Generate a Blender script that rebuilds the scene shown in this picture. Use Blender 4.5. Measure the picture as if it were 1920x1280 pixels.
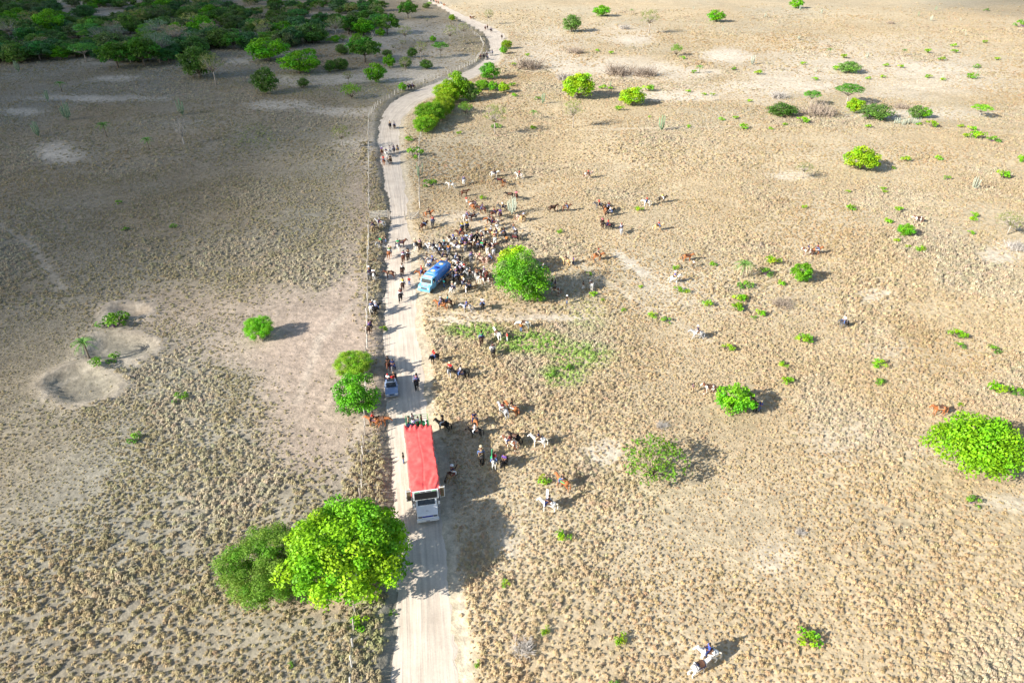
import bpy, bmesh, math, random
import numpy as np
from mathutils import Vector, Matrix
for o in list(bpy.data.objects): bpy.data.objects.remove(o)
SC = bpy.context.scene
COL = SC.collection
R = math.radians
# ---------------------------------------------------------------- camera
F, CX, CY = 1280.0, 960.0, 640.0          # pixels of the 1920x1280 photograph (24 mm lens)
PITCH, H = R(32.6), 59.0                  # drone height 59 m
cam = bpy.data.cameras.new('camera'); cam.sensor_width = 36; cam.lens = 36*F/1920
cam.clip_end = 9000; cam.clip_start = 0.5
camo = bpy.data.objects.new('camera', cam); COL.objects.link(camo)
camo.location = (0, 0, H); camo.rotation_euler = (math.pi/2-PITCH, 0, 0)
SC.camera = camo
# ---------------------------------------------------------------- light
SUN_AZ, SUN_EL = 61.0, 26.5               # shadows fall 61 deg right of the view direction
wd = bpy.data.worlds.new('World'); SC.world = wd; wd.use_nodes = True
nt = wd.node_tree; bg = nt.nodes['Background']
sky = nt.nodes.new('ShaderNodeTexSky'); sky.sky_type = 'NISHITA'; sky.sun_disc = False
sky.sun_elevation = R(SUN_EL); sky.sun_rotation = R(SUN_AZ+180)
sky.air_density = 1.0; sky.dust_density = 1.0
nt.links.new(sky.outputs[0], bg.inputs[0]); bg.inputs[1].default_value = 0.085
sl = bpy.data.lights.new('sun', 'SUN'); sl.energy = 4.6; sl.angle = R(0.5); sl.color = (1.0, 0.965, 0.89)
so = bpy.data.objects.new('sun', sl); COL.objects.link(so)
ldir = Vector((math.sin(R(SUN_AZ))*math.cos(R(SUN_EL)), math.cos(R(SUN_AZ))*math.cos(R(SUN_EL)), -math.sin(R(SUN_EL))))
so.rotation_euler = ldir.to_track_quat('-Z', 'Y').to_euler(); so.location = (-200, -100, 150)
SC.view_settings.view_transform = 'Standard'; SC.view_settings.look = 'None'
SC.view_settings.gamma = 1; SC.view_settings.exposure = 1.22

# ---------------------------------------------------------------- helpers
rng = np.random.default_rng(11); rnd = random.Random(5)
sp, cp = math.sin(PITCH), math.cos(PITCH)
def G(x, y, z=0.0):
    """point at height z seen at photo pixel (x, y)"""
    u, v = x-CX, CY-y
    d = Vector((u, F*cp+v*sp, -F*sp+v*cp)); t = (H-z)/(-d.z)
    return Vector((d.x*t, d.y*t, z))
def PX(x, y, z=0.0):
    """numpy: world -> photo pixel"""
    dz = z-H
    dep = y*cp-dz*sp; up = y*sp+dz*cp
    dep = np.where(dep < 1.0, 1.0, dep)
    return CX+F*x/dep, CY-F*up/dep
def S(y, z=0.0):
    return cp/(H-z)*(y+180.0)*1.0     # photo pixels per metre on row y
_L = rng.random((256, 256))
def vnoise(x, y, s, k=0):
    x = np.asarray(x)/s+17.3*k; y = np.asarray(y)/s+9.1*k
    xi = np.floor(x).astype(int); yi = np.floor(y).astype(int)
    fx = x-xi; fy = y-yi; fx = fx*fx*(3-2*fx); fy = fy*fy*(3-2*fy)
    a = _L[xi % 256, yi % 256]; b = _L[(xi+1) % 256, yi % 256]
    c = _L[xi % 256, (yi+1) % 256]; d = _L[(xi+1) % 256, (yi+1) % 256]
    return (a*(1-fx)+b*fx)*(1-fy)+(c*(1-fx)+d*fx)*fy
def fbm(x, y, s, k=0, o=4):
    r = 0; a = .5; t = 0
    for i in range(o):
        r = r+a*vnoise(x, y, s/2**i, k+i); t += a; a *= .5
    return r/t
def sstep(a, b, x):
    t = np.clip((x-a)/(b-a), 0, 1); return t*t*(3-2*t)

_M = {}
def mat(name, col, rough=.8, noise=0.0, nscale=8.0, spec=.3, metal=0.0, coat=0.0, bump=0.0):
    if name in _M: return _M[name]
    m = bpy.data.materials.new(name); m.use_nodes = True; nt = m.node_tree
    b = nt.nodes['Principled BSDF']; b.inputs['Roughness'].default_value = rough
    b.inputs['Specular IOR Level'].default_value = spec; b.inputs['Metallic'].default_value = metal
    if coat: b.inputs['Coat Weight'].default_value = coat
    b.inputs['Base Color'].default_value = (*col, 1)
    if noise or bump:
        tc = nt.nodes.new('ShaderNodeTexCoord'); n = nt.nodes.new('ShaderNodeTexNoise')
        n.inputs['Scale'].default_value = nscale; n.inputs['Detail'].default_value = 6
        nt.links.new(tc.outputs['Object'], n.inputs['Vector'])
        if noise:
            r = nt.nodes.new('ShaderNodeMapRange'); r.inputs['From Min'].default_value = .3; r.inputs['From Max'].default_value = .7
            r.inputs['To Min'].default_value = 1-noise; r.inputs['To Max'].default_value = 1+noise
            mx = nt.nodes.new('ShaderNodeVectorMath'); mx.operation = 'SCALE'; mx.inputs[0].default_value = col
            nt.links.new(n.outputs[0], r.inputs[0]); nt.links.new(r.outputs[0], mx.inputs['Scale'])
            nt.links.new(mx.outputs[0], b.inputs['Base Color'])
        if bump:
            bp = nt.nodes.new('ShaderNodeBump'); bp.inputs['Strength'].default_value = bump; bp.inputs['Distance'].default_value = .05
            nt.links.new(n.outputs[0], bp.inputs['Height']); nt.links.new(bp.outputs[0], b.inputs['Normal'])
    _M[name] = m; return m
def leafmat(name, tint=(1, 1, 1), trans=.35, rough=.55):
    """leaf colour comes from the mesh attribute 'col' and a small per-plant variation"""
    if name in _M: return _M[name]
    m = bpy.data.materials.new(name); m.use_nodes = True; nt = m.node_tree
    b = nt.nodes['Principled BSDF']; b.inputs['Roughness'].default_value = rough; b.inputs['Specular IOR Level'].default_value = .25
    at = nt.nodes.new('ShaderNodeAttribute'); at.attribute_name = 'col'
    oi = nt.nodes.new('ShaderNodeObjectInfo')
    r = nt.nodes.new('ShaderNodeMapRange'); r.inputs['To Min'].default_value = .82; r.inputs['To Max'].default_value = 1.15
    nt.links.new(oi.outputs['Random'], r.inputs[0])
    v = nt.nodes.new('ShaderNodeVectorMath'); v.operation = 'SCALE'; nt.links.new(at.outputs['Color'], v.inputs[0]); nt.links.new(r.outputs[0], v.inputs['Scale'])
    w = nt.nodes.new('ShaderNodeVectorMath'); w.operation = 'MULTIPLY'; w.inputs[1].default_value = tint
    nt.links.new(v.outputs[0], w.inputs[0]); nt.links.new(w.outputs[0], b.inputs['Base Color'])
    t = nt.nodes.new('ShaderNodeBsdfTranslucent'); nt.links.new(w.outputs[0], t.inputs[0])
    mx = nt.nodes.new('ShaderNodeMixShader'); mx.inputs[0].default_value = trans
    nt.links.new(b.outputs[0], mx.inputs[1]); nt.links.new(t.outputs[0], mx.inputs[2])
    nt.links.new(mx.outputs[0], nt.nodes['Material Output'].inputs[0])
    _M[name] = m; return m

def link(o, parent=None, **kw):
    COL.objects.link(o)
    if parent is not None: o.parent = parent
    for k, v in kw.items(): o[k] = v
    return o
def ob(name, me, parent=None, m=None, **kw):
    o = bpy.data.objects.new(name, me)
    if m is not None:
        if len(me.materials) == 0: me.materials.append(m)
        elif me.materials[0] != m:
            o.material_slots[0].link = 'OBJECT'; o.material_slots[0].material = m
    return link(o, parent, **kw)
def empty(name, loc=(0, 0, 0), rz=0, s=1, **kw):
    o = bpy.data.objects.new(name, None); o.empty_display_size = .3
    o.location = loc; o.rotation_euler = (0, 0, rz); o.scale = (s, s, s)
    return link(o, None, **kw)

class MB:
    """collects boxes, tubes, quads into one mesh"""
    def __init__(s): s.v = []; s.f = []; s.c = []
    def add(s, vs, fs, col=None):
        n = len(s.v); s.v += [tuple(a) for a in vs]; s.f += [tuple(n+i for i in f) for f in fs]
        if col is not None: s.c += [col]*len(vs)
    def box(s, c, d, bev=0.0, col=None, rot=None):
        x, y, z = d[0]/2, d[1]/2, d[2]/2
        if bev <= 0:
            vs = [(i*x, j*y, k*z) for i in (-1, 1) for j in (-1, 1) for k in (-1, 1)]
            fs = [(0, 1, 3, 2), (4, 6, 7, 5), (0, 4, 5, 1), (2, 3, 7, 6), (0, 2, 6, 4), (1, 5, 7, 3)]
        else:
            bm = bmesh.new(); bmesh.ops.create_cube(bm, size=1)
            for v in bm.verts: v.co = (v.co.x*d[0], v.co.y*d[1], v.co.z*d[2])
            bmesh.ops.bevel(bm, geom=bm.edges[:], offset=bev, segments=2, affect='EDGES', profile=.6)
            vs = [v.co[:] for v in bm.verts]; bm.verts.index_update(); fs = [[v.index for v in f.verts] for f in bm.faces]; bm.free()
        if rot is not None: vs = [tuple(rot @ Vector(v)) for v in vs]
        s.add([(v[0]+c[0], v[1]+c[1], v[2]+c[2]) for v in vs], fs, col)
    def tube(s, pts, rad, n=6, col=None, cap=True):
        pts = [Vector(p) for p in pts]; vs = []; fs = []
        if not hasattr(rad, '__len__'): rad = [rad]*len(pts)
        for i, p in enumerate(pts):
            t = (pts[min(i+1, len(pts)-1)]-pts[max(i-1, 0)]).normalized()
            a = t.cross(Vector((0, 0, 1)) if abs(t.z) < .9 else Vector((1, 0, 0))).normalized(); b = t.cross(a)
            for k in range(n):
                w = 2*math.pi*k/n; vs.append(p+(a*math.cos(w)+b*math.sin(w))*rad[i])
        for i in range(len(pts)-1):
            for k in range(n):
                fs.append((i*n+k, i*n+(k+1) % n, (i+1)*n+(k+1) % n, (i+1)*n+k))
        if cap: fs += [tuple(range(n))[::-1], tuple(range((len(pts)-1)*n, len(pts)*n))]
        s.add(vs, fs, col)
    def lathe(s, prof, n=12, at=(0, 0, 0), axis='z', col=None):
        vs = []; fs = []
        for r, z in prof:
            for k in range(n):
                w = 2*math.pi*k/n; p = (r*math.cos(w), r*math.sin(w), z)
                if axis == 'y': p = (p[0], p[2], p[1])
                if axis == 'x': p = (p[2], p[0], p[1])
                vs.append((p[0]+at[0], p[1]+at[1], p[2]+at[2]))
        for i in range(len(prof)-1):
            for k in range(n): fs.append((i*n+k, i*n+(k+1) % n, (i+1)*n+(k+1) % n, (i+1)*n+k))
        fs += [tuple(range(n))[::-1], tuple(range((len(prof)-1)*n, len(prof)*n))]
        s.add(vs, fs, col)
    def mesh(s, name, smooth=False, m=None):
        me = bpy.data.meshes.new(name); me.from_pydata(s.v, [], s.f)
        if s.c:
            a = me.color_attributes.new('col', 'FLOAT_COLOR', 'POINT')
            a.data.foreach_set('color', np.array([(*c[:3], 1) for c in s.c], dtype=np.float32).ravel())
        if smooth: me.shade_smooth()
        if m: me.materials.append(m)
        me.update(); return me
    def build(s, name, m, parent=None, smooth=False, **kw):
        return ob(name, s.mesh(name, smooth), parent, m, **kw)
def np_mesh(name, v, f, col=None, m=None, smooth=False):
    """fast mesh from numpy quads/tris; f is (n,k)"""
    me = bpy.data.meshes.new(name); v = np.asarray(v, dtype=np.float32); f = np.asarray(f, dtype=np.int32)
    me.vertices.add(len(v)); me.vertices.foreach_set('co', v.ravel())
    me.loops.add(f.size); me.loops.foreach_set('vertex_index', f.ravel())
    me.polygons.add(len(f)); me.polygons.foreach_set('loop_start', np.arange(len(f), dtype=np.int32)*f.shape[1])
    if col is not None:
        a = me.color_attributes.new('col', 'FLOAT_COLOR', 'POINT')
        c4 = np.ones((len(v), 4), np.float32); c4[:, :3] = col; a.data.foreach_set('color', c4.ravel())
    if m: me.materials.append(m)
    me.update(); me.validate()
    if smooth: me.shade_smooth()
    return me
def skin(name, joints, edges, sub=1):
    """continuous body grown over a skeleton: joints = [(x,y,z,r)]"""
    me = bpy.data.meshes.new(name+'_skel'); me.from_pydata([j[:3] for j in joints], edges, [])
    o = bpy.data.objects.new(name+'_skel', me); COL.objects.link(o)
    md = o.modifiers.new('s', 'SKIN'); md.use_smooth_shade = True
    sv = me.skin_vertices[0].data
    for i, j in enumerate(joints):
        r = j[3]; sv[i].radius = (r, r) if not hasattr(r, '__len__') else r
        sv[i].use_root = (i == 0)
    if sub: sd = o.modifiers.new('d', 'SUBSURF'); sd.levels = sub; sd.render_levels = sub
    bpy.context.view_layer.update()
    ev = o.evaluated_get(bpy.context.evaluated_depsgraph_get())
    out = bpy.data.meshes.new_from_object(ev); out.name = name
    bpy.data.objects.remove(o); bpy.data.meshes.remove(me); out.shade_smooth()
    return out
# ================================================================ THE SETTING
ROADPX = [  # (left edge, right edge) of the dirt road in the photograph
 (728,1700,905,1700),(731,1400,880,1400),(734,1280,864,1280),(736,1200,857,1200),(737,1100,848,1100),(736,1000,838,1000),(732,900,826,900),(727,800,811,800),
 (722,730,801,730),(720,620,790,620),(720,560,784,560),(722,500,778,500),(725,460,773,460),(731,412,766,412),(725,370,765,370),
 (716,320,758,320),(711,280,752,280),(709,250,751,248),(713,225,756,225),(722,205,770,208),(742,187,790,192),(772,173,818,178),
 (805,160,842,166),(838,148,872,153),(866,137,893,143),(890,126,912,132),(905,115,926,120),(915,103,938,105),(919,92,943,90),
 (918,80,945,76),(908,66,948,64),(891,54,930,54),(872,44,910,46),(855,33,885,35),(838,22,860,24),(818,11,838,13),(799,1,815,2),
 (780,-9,795,-8),(755,-20,768,-19)]
EL = [G(a, b) for a, b, c, d in ROADPX]; ER = [G(c, d) for a, b, c, d in ROADPX]
def resample(P, n):
    P = np.array([p[:2] for p in P]); d = np.r_[0, np.cumsum(np.hypot(*np.diff(P, axis=0).T))]
    t = np.linspace(0, 1, n)
    base = np.interp(np.linspace(0, 1, n), np.linspace(0, 1, len(P)), np.arange(len(P)))
    i = np.clip(base.astype(int), 0, len(P)-2); f = base-i
    def at(k): return P[np.clip(k, 0, len(P)-1)]
    p0, p1, p2, p3 = at(i-1), at(i), at(i+1), at(i+2); f = f[:, None]
    return .5*((2*p1)+(-p0+p2)*f+(2*p0-5*p1+4*p2-p3)*f*f+(-p0+3*p1-3*p2+p3)*f**3)
NR = 420
RL, RR = resample(EL, NR), resample(ER, NR)
jl = np.arange(NR); RL0, RR0 = RL.copy(), RR.copy()
RL[:, 0] += (vnoise(jl*1., jl*0., 3, 71)-.5)*.9+(vnoise(jl*1., jl*0., 1.3, 72)-.5)*.5; RR[:, 0] += (vnoise(jl*1., jl*0.+5, 3, 73)-.5)*1.1+(vnoise(jl*1., jl*0.+9, 1.3, 74)-.5)*.6
RC = (RL+RR)/2; RW = np.hypot(*(RR-RL).T)/2
def road_dist(x, y):
    """signed distance to the road edge (negative on the road) and the side (-1 left, +1 right)"""
    x = np.asarray(x, float).ravel(); y = np.asarray(y, float).ravel()
    out = np.full(x.shape, 1e3); side = np.ones(x.shape)
    near = np.where((y < 700))[0]
    T = np.gradient(RC, axis=0); T /= np.hypot(*T.T)[:, None]
    for a in range(0, len(near), 20000):
        k = near[a:a+20000]
        dx = x[k][:, None]-RC[None, :, 0]; dy = y[k][:, None]-RC[None, :, 1]
        d2 = dx*dx+dy*dy; j = d2.argmin(1); r = np.arange(len(k))
        lat = dx[r, j]*T[j, 1]-dy[r, j]*T[j, 0]
        out[k] = np.sqrt(d2[r, j])-RW[j]; side[k] = np.sign(lat)
    return out, side
PITS = [(252,588,45,17), (222,655,62,26), (165,728,75,32)]      # hollows scraped in the left field (px)
def hgt(x, y, rd=None):
    x = np.asarray(x, float); y = np.asarray(y, float)
    if rd is None: rd, sd = road_dist(x, y); rd = rd.reshape(x.shape); sd = sd.reshape(x.shape)
    else: rd, sd = rd
    h = np.where(sd < 0, .48, .22)*sstep(.0, np.where(sd < 0, .8, 1.8), rd)+.07*np.exp(-((rd-.15)/.45)**2)*(sd > 0)
    h = h+sstep(1.5, 14, rd)*(fbm(x, y, 45, 3, 3)-.5)*.5
    px, py = PX(x, y)
    for cx, cy, rx, ry in PITS:
        r = np.hypot((px-cx)/rx, (py-cy)/ry)
        r = r+(fbm(x, y, 9, 77, 4)-.5)*1.5
        h = h+.35*np.exp(-((r-1.05)/.2)**2)-.7*sstep(1.0, .4, r)
    return h
def Z(x, y): return float(hgt(np.array([x]), np.array([y]))[0])
def P(x, y, dz=0):
    """ground point under photo pixel, on the real terrain"""
    g = G(x, y); z = Z(g.x, g.y); g = G(x, y, z); g.z = z+dz; return g

# ---- soil colour (real patches of bare sand, dirt and pale clay)
SAND, PINK, ORNG, TAN, GREY = np.array([(.62,.54,.43), (.43,.335,.26), (.50,.35,.20), (.485,.39,.255), (.285,.245,.18)])
BLOBS = [  # cx, cy, rx, ry, colour, strength, grass kept
 (600,650,150,95,PINK,1.2,.02),(610,770,130,120,PINK,1.15,.1),(655,560,45,70,PINK,.9,.15),(600,860,90,60,PINK,.6,.5),(600,1110,110,55,ORNG,1,.1),
 (450,650,130,50,PINK,.7,.25),(320,600,110,50,PINK,.55,.3),(680,330,30,90,PINK,.5,.35),(670,470,45,120,PINK,.5,.4),
 (100,290,42,18,SAND,1,.1),(530,200,60,10,SAND,.8,.2),(625,212,60,9,SAND,.9,.2),(180,187,110,6,SAND,.8,.2),(35,212,40,7,SAND,.7,.3),
 (600,150,90,13,SAND,.8,.1),(730,145,90,16,SAND,.8,.15),(210,150,40,6,SAND,.8,.2),(190,118,45,8,SAND,.8,.2),(450,118,30,8,SAND,.8,.2),(215,30,35,9,SAND,.7,.2),
 (620,35,40,10,SAND,.6,.3),(700,80,60,20,SAND,.7,.2),(800,120,90,30,SAND,.7,.25),(790,60,70,20,SAND,.6,.3),(660,270,50,12,SAND,.6,.3),(350,55,60,6,SAND,.5,.3),
 (1190,75,35,12,SAND,1,.1),(1120,60,100,15,SAND,.5,.4),(1360,105,40,16,SAND,1,.1),(1280,140,60,18,SAND,.9,.15),(1150,130,100,22,SAND,.9,.15),(1020,100,80,35,SAND,.7,.3),
 (1350,170,180,22,SAND,.7,.3),(1600,120,220,45,SAND,.65,.35),(1760,150,160,35,SAND,.65,.35),(1700,215,160,12,SAND,.8,.2),(1480,150,100,20,SAND,.6,.35),(1270,182,100,10,SAND,.8,.2),
 (1480,332,45,9,SAND,.8,.2),(1180,495,16,12,SAND,1,.1),(1205,512,18,8,SAND,1,.1),(1160,478,14,8,SAND,.9,.2),(1230,535,50,20,SAND,.45,.5),(1880,480,40,18,SAND,.8,.2),(1640,555,40,15,SAND,.6,.35),
 (1040,598,70,7,SAND,.8,.15),(860,600,50,12,SAND,.6,.3),(1135,852,35,22,SAND,.9,.1),(955,1020,26,42,SAND,.75,.15),(1900,945,80,16,SAND,.8,.2),(1760,850,120,40,SAND,.5,.4),
 (1580,820,80,60,SAND,.55,.45),(1450,1050,40,30,SAND,.5,.4),(1640,650,70,25,SAND,.5,.45),(1300,560,90,40,SAND,.4,.5),(970,585,70,22,PINK,.7,.3),(860,410,60,14,SAND,.5,.3),
 (830,475,70,45,SAND,.5,.35),(930,440,70,30,SAND,.4,.4),(1830,900,110,22,ORNG,.4,.4),(950,560,60,25,ORNG,.35,.4),(1860,60,120,40,ORNG,.3,.6)]
def soil(x, y, rd, sd):
    px, py = PX(x, y)
    wob = (fbm(x, y, 14, 5, 4)-.5)*1.1
    n1 = fbm(x, y, 60, 8, 4)[:, None]; n2 = fbm(x, y, 9, 2, 4)[:, None]
    left = sstep(-2, 2, -(x-np.interp(y, RC[:, 1], RC[:, 0])))[:, None]
    base = TAN*(1-left)+GREY*left
    base = base*(.86+.28*n1)*(.88+.24*n2)
    base = base+(np.array([.03, -.005, -.03]))*(fbm(x, y, 30, 12, 3)[:, None]-.45)*2
    keep = np.ones(len(x))
    for cx, cy, rx, ry, c, s, k in BLOBS:
        r = np.hypot((px-cx)/rx, (py-cy)/ry)+wob
        w = np.minimum(1, s*.8)*sstep(1.5, .3, r)
        base = base*(1-w[:, None])+c*(.9+.2*n2)*w[:, None]
        keep = keep*(1-w*(1-k))
    for cx, cy, rx, ry in PITS:
        r = np.hypot((px-cx)/rx, (py-cy)/ry)+(fbm(x, y, 9, 77, 4)-.5)*1.5
        w = .5*np.exp(-((r-1.08)/.25)**2)
        base = base*(1-w[:, None])+np.array([.47, .39, .30])*w[:, None]
        keep = keep*(1-sstep(1.3, 1.0, r)*.9)
    w = (np.exp(-((rd-.25)/.7)**2)*(sd > 0))[:, None]*.5
    base = base*(1-w)+np.array([.64, .55, .42])*w
    keep = keep*sstep(.35, 1.5, rd+wob*.8)
    # animal tracks worn through the grass (lines in the photograph)
    for pl in ([(0,425),(60,465),(120,545)], [(1150,470),(1215,520)], [(700,215),(690,330)], [(790,590),(850,603),(1060,597)], [(866,1060),(872,1280)], [(75,765),(110,720),(180,690),(260,690),(180,650),(195,600),(285,570)], [(680,560),(600,640),(560,760)], [(640,900),(690,760)], [(760,470),(900,520)], [(1060,480),(1180,560),(1330,640)], [(1440,220),(1920,250)], [(960,250),(1440,235)]):
        for (ax, ay), (bx, by) in zip(pl[:-1], pl[1:]):
            a, b = np.array(G(ax, ay)[:2]), np.array(G(bx, by)[:2]); ab = b-a
            t = np.clip(((x-a[0])*ab[0]+(y-a[1])*ab[1])/(ab@ab), 0, 1)
            dd = np.hypot(x-a[0]-t*ab[0], y-a[1]-t*ab[1])+wob*1.2
            w = sstep(1.1, .2, dd)[:, None]*.36
            base = base*(1-w*.7)+SAND*w*.7; keep = keep*(1-w[:, 0]*1.3)
    return base, np.clip(keep, 0, 1)

def axis(lo, hi, step, lo2, hi2, g):
    a = list(np.arange(lo, hi+.01, step)); s = step; q = hi
    while q < hi2: s *= g; q += s; a.append(q)
    s = step; q = lo; pre = []
    while q > lo2: s *= g; q -= s; pre.append(q)
    return np.array(pre[::-1]+a)
xs = axis(-120, 120, 1.0, -4000, 4000, 1.09)
xs = np.unique(np.r_[xs, np.arange(-42, -2, .5)])
ys = axis(12, 260, 1.0, -400, 6000, 1.05)
gx, gy = np.meshgrid(xs, ys); X, Y = gx.ravel(), gy.ravel()
RD, SD = road_dist(X, Y)
colr, _ = soil(X, Y, RD, SD)
zz = hgt(X, Y, (RD, SD))
nx, ny = len(xs), len(ys)
ii = (np.arange(ny-1)[:, None]*nx+np.arange(nx-1)[None, :]).ravel()
gm = bpy.data.materials.new('dry_soil'); gm.use_nodes = True; nt = gm.node_tree; b = nt.nodes['Principled BSDF']
b.inputs['Roughness'].default_value = .95; b.inputs['Specular IOR Level'].default_value = .1
at = nt.nodes.new('ShaderNodeAttribute'); at.attribute_name = 'col'
tc = nt.nodes.new('ShaderNodeTexCoord')
def nz(scale, det, rough=.6):
    n = nt.nodes.new('ShaderNodeTexNoise'); n.inputs['Scale'].default_value = scale; n.inputs['Detail'].default_value = det; n.inputs['Roughness'].default_value = rough
    nt.links.new(tc.outputs['Object'], n.inputs['Vector']); return n
def mr(src, a, b_, c, d):
    r = nt.nodes.new('ShaderNodeMapRange'); r.inputs['From Min'].default_value = a; r.inputs['From Max'].default_value = b_
    r.inputs['To Min'].default_value = c; r.inputs['To Max'].default_value = d; nt.links.new(src, r.inputs[0]); return r
n1, n2, n3 = nz(1.1, 5), nz(6.0, 6, .7), nz(.16, 5)
m1, m2, m3 = mr(n1.outputs[0], .35, .68, .72, 1.2), mr(n2.outputs[0], .3, .7, .85, 1.14), mr(n3.outputs[0], .3, .7, .9, 1.1)
mm = nt.nodes.new('ShaderNodeMath'); mm.operation = 'MULTIPLY'; nt.links.new(m1.outputs[0], mm.inputs[0]); nt.links.new(m2.outputs[0], mm.inputs[1])
mk = nt.nodes.new('ShaderNodeMath'); mk.operation = 'MULTIPLY'; nt.links.new(mm.outputs[0], mk.inputs[0]); nt.links.new(m3.outputs[0], mk.inputs[1])
vs = nt.nodes.new('ShaderNodeVectorMath'); vs.operation = 'SCALE'; nt.links.new(at.outputs['Color'], vs.inputs[0]); nt.links.new(mk.outputs[0], vs.inputs['Scale'])
nt.links.new(vs.outputs[0], b.inputs['Base Color'])
bp = nt.nodes.new('ShaderNodeBump'); bp.inputs['Strength'].default_value = .7; bp.inputs['Distance'].default_value = .25
nt.links.new(n1.outputs[0], bp.inputs['Height']); nt.links.new(bp.outputs[0], b.inputs['Normal'])
ground = ob('ground', np_mesh('ground', np.c_[X, Y, zz], np.c_[ii, ii+1, ii+nx+1, ii+nx], colr, gm, True), kind='structure')

# ---- the dirt road: a sheet just above the ground, tracks run along it
U = np.linspace(0, 1, 15)
rv = []; 
for i in range(NR):
    for u in U:
        p = RL0[i]*(1-u)+RR0[i]*u; wj = abs(2*u-1)**10; p = p*(1-wj)+(RL[i]*(1-u)+RR[i]*u)*wj
        rv.append((p[0], p[1], .012+.03*math.sin(u*math.pi)-.02*(math.exp(-((u-.3)/.07)**2)+math.exp(-((u-.66)/.07)**2))))
rv = np.array(rv); nu = len(U); k = (np.arange(NR-1)[:, None]*nu+np.arange(nu-1)[None, :]).ravel()
seglen = np.r_[0, np.cumsum(np.hypot(*np.diff(RC, axis=0).T))]
uvc = np.stack([np.tile(U, NR), np.repeat(seglen, nu), np.zeros(NR*nu)], 1)
rm = bpy.data.materials.new('road_dirt'); rm.use_nodes = True; nt = rm.node_tree; b = nt.nodes['Principled BSDF']
b.inputs['Roughness'].default_value = .95; b.inputs['Specular IOR Level'].default_value = .1
at = nt.nodes.new('ShaderNodeAttribute'); at.attribute_name = 'col'
mp = nt.nodes.new('ShaderNodeMapping'); mp.inputs['Scale'].default_value = (16, .10, 1); nt.links.new(at.outputs['Vector'], mp.inputs['Vector'])
tr = nt.nodes.new('ShaderNodeTexNoise'); tr.inputs['Scale'].default_value = 1; tr.inputs['Detail'].default_value = 5; nt.links.new(mp.outputs[0], tr.inputs['Vector'])
tc = nt.nodes.new('ShaderNodeTexCoord'); n1, n2 = nz(.35, 5), nz(5.0, 6, .7)
cr = nt.nodes.new('ShaderNodeValToRGB'); e = cr.color_ramp.elements
e[0].position = .36; e[0].color = (.48, .40, .32, 1); e[1].position = .62; e[1].color = (.69, .59, .475, 1)
mx0 = nt.nodes.new('ShaderNodeMath'); mx0.operation = 'ADD'; mx0.inputs[1].default_value = 0
a1 = nt.nodes.new('ShaderNodeMath'); a1.operation = 'MULTIPLY'; a1.inputs[1].default_value = .6; nt.links.new(tr.outputs[0], a1.inputs[0])
a2 = nt.nodes.new('ShaderNodeMath'); a2.operation = 'MULTIPLY_ADD'; a2.inputs[1].default_value = .4; nt.links.new(n1.outputs[0], a2.inputs[0]); nt.links.new(a1.outputs[0], a2.inputs[2])
nt.links.new(a2.outputs[0], cr.inputs[0])
m2 = mr(n2.outputs[0], .3, .7, .9, 1.09)
vs = nt.nodes.new('ShaderNodeVectorMath'); vs.operation = 'SCALE'; nt.links.new(cr.outputs[0], vs.inputs[0]); nt.links.new(m2.outputs[0], vs.inputs['Scale'])
nt.links.new(vs.outputs[0], b.inputs['Base Color'])
bp = nt.nodes.new('ShaderNodeBump'); bp.inputs['Strength'].default_value = .7; bp.inputs['Distance'].default_value = .12
nt.links.new(a2.outputs[0], bp.inputs['Height']); nt.links.new(bp.outputs[0], b.inputs['Normal'])
road = ob('road', np_mesh('road', rv, np.c_[k, k+1, k+nu+1, k+nu], uvc, rm, True), kind='structure')

# ---- dry tussock grass: tens of thousands of tufts, instanced
def tuft(name, n, rad, hh, seed, wid):
    """arching blades that leave the crown of the tuft and droop outwards"""
    g = np.random.default_rng(seed); v = []; f = []
    for i in range(n):
        a = 2*math.pi*i/n+g.uniform(-.3, .3); L = rad*g.uniform(.5, 1.1); h = hh*g.uniform(.6, 1.1)
        dx, dy = math.cos(a), math.sin(a); w = wid*g.uniform(.7, 1.3); px_, py_ = -dy*w, dx*w; k = len(v); r0 = rad*g.uniform(-.05, .2)
        q = L*.45; ox, oy = g.normal(0, rad*.12, 2)
        v += [(ox+dx*r0-px_*.6, oy+dy*r0-py_*.6, h*.8), (ox+dx*r0+px_*.6, oy+dy*r0+py_*.6, h*.8),
              (ox+dx*q+px_, oy+dy*q+py_, h), (ox+dx*q-px_, oy+dy*q-py_, h*.97),
              (ox+dx*L+px_*.5, oy+dy*L+py_*.5, h*g.uniform(-.15, .3)), (ox+dx*L-px_*.5, oy+dy*L-py_*.5, h*g.uniform(-.15, .3))]
        f += [(k, k+1, k+2, k+3), (k+3, k+2, k+4, k+5)]
    return np_mesh(name, v, f)
tm = bpy.data.materials.new('dry_grass'); tm.use_nodes = True; nt = tm.node_tree; b = nt.nodes['Principled BSDF']
b.inputs['Roughness'].default_value = .8; b.inputs['Specular IOR Level'].default_value = .15
at = nt.nodes.new('ShaderNodeAttribute'); at.attribute_name = 'tcol'; at.attribute_type = 'INSTANCER'
t = nt.nodes.new('ShaderNodeBsdfTranslucent'); mxs = nt.nodes.new('ShaderNodeMixShader'); mxs.inputs[0].default_value = .35
nt.links.new(at.outputs['Color'], b.inputs['Base Color']); nt.links.new(at.outputs['Color'], t.inputs[0])
nt.links.new(b.outputs[0], mxs.inputs[1]); nt.links.new(t.outputs[0], mxs.inputs[2]); nt.links.new(mxs.outputs[0], nt.nodes['Material Output'].inputs[0])
tufts = []
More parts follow.
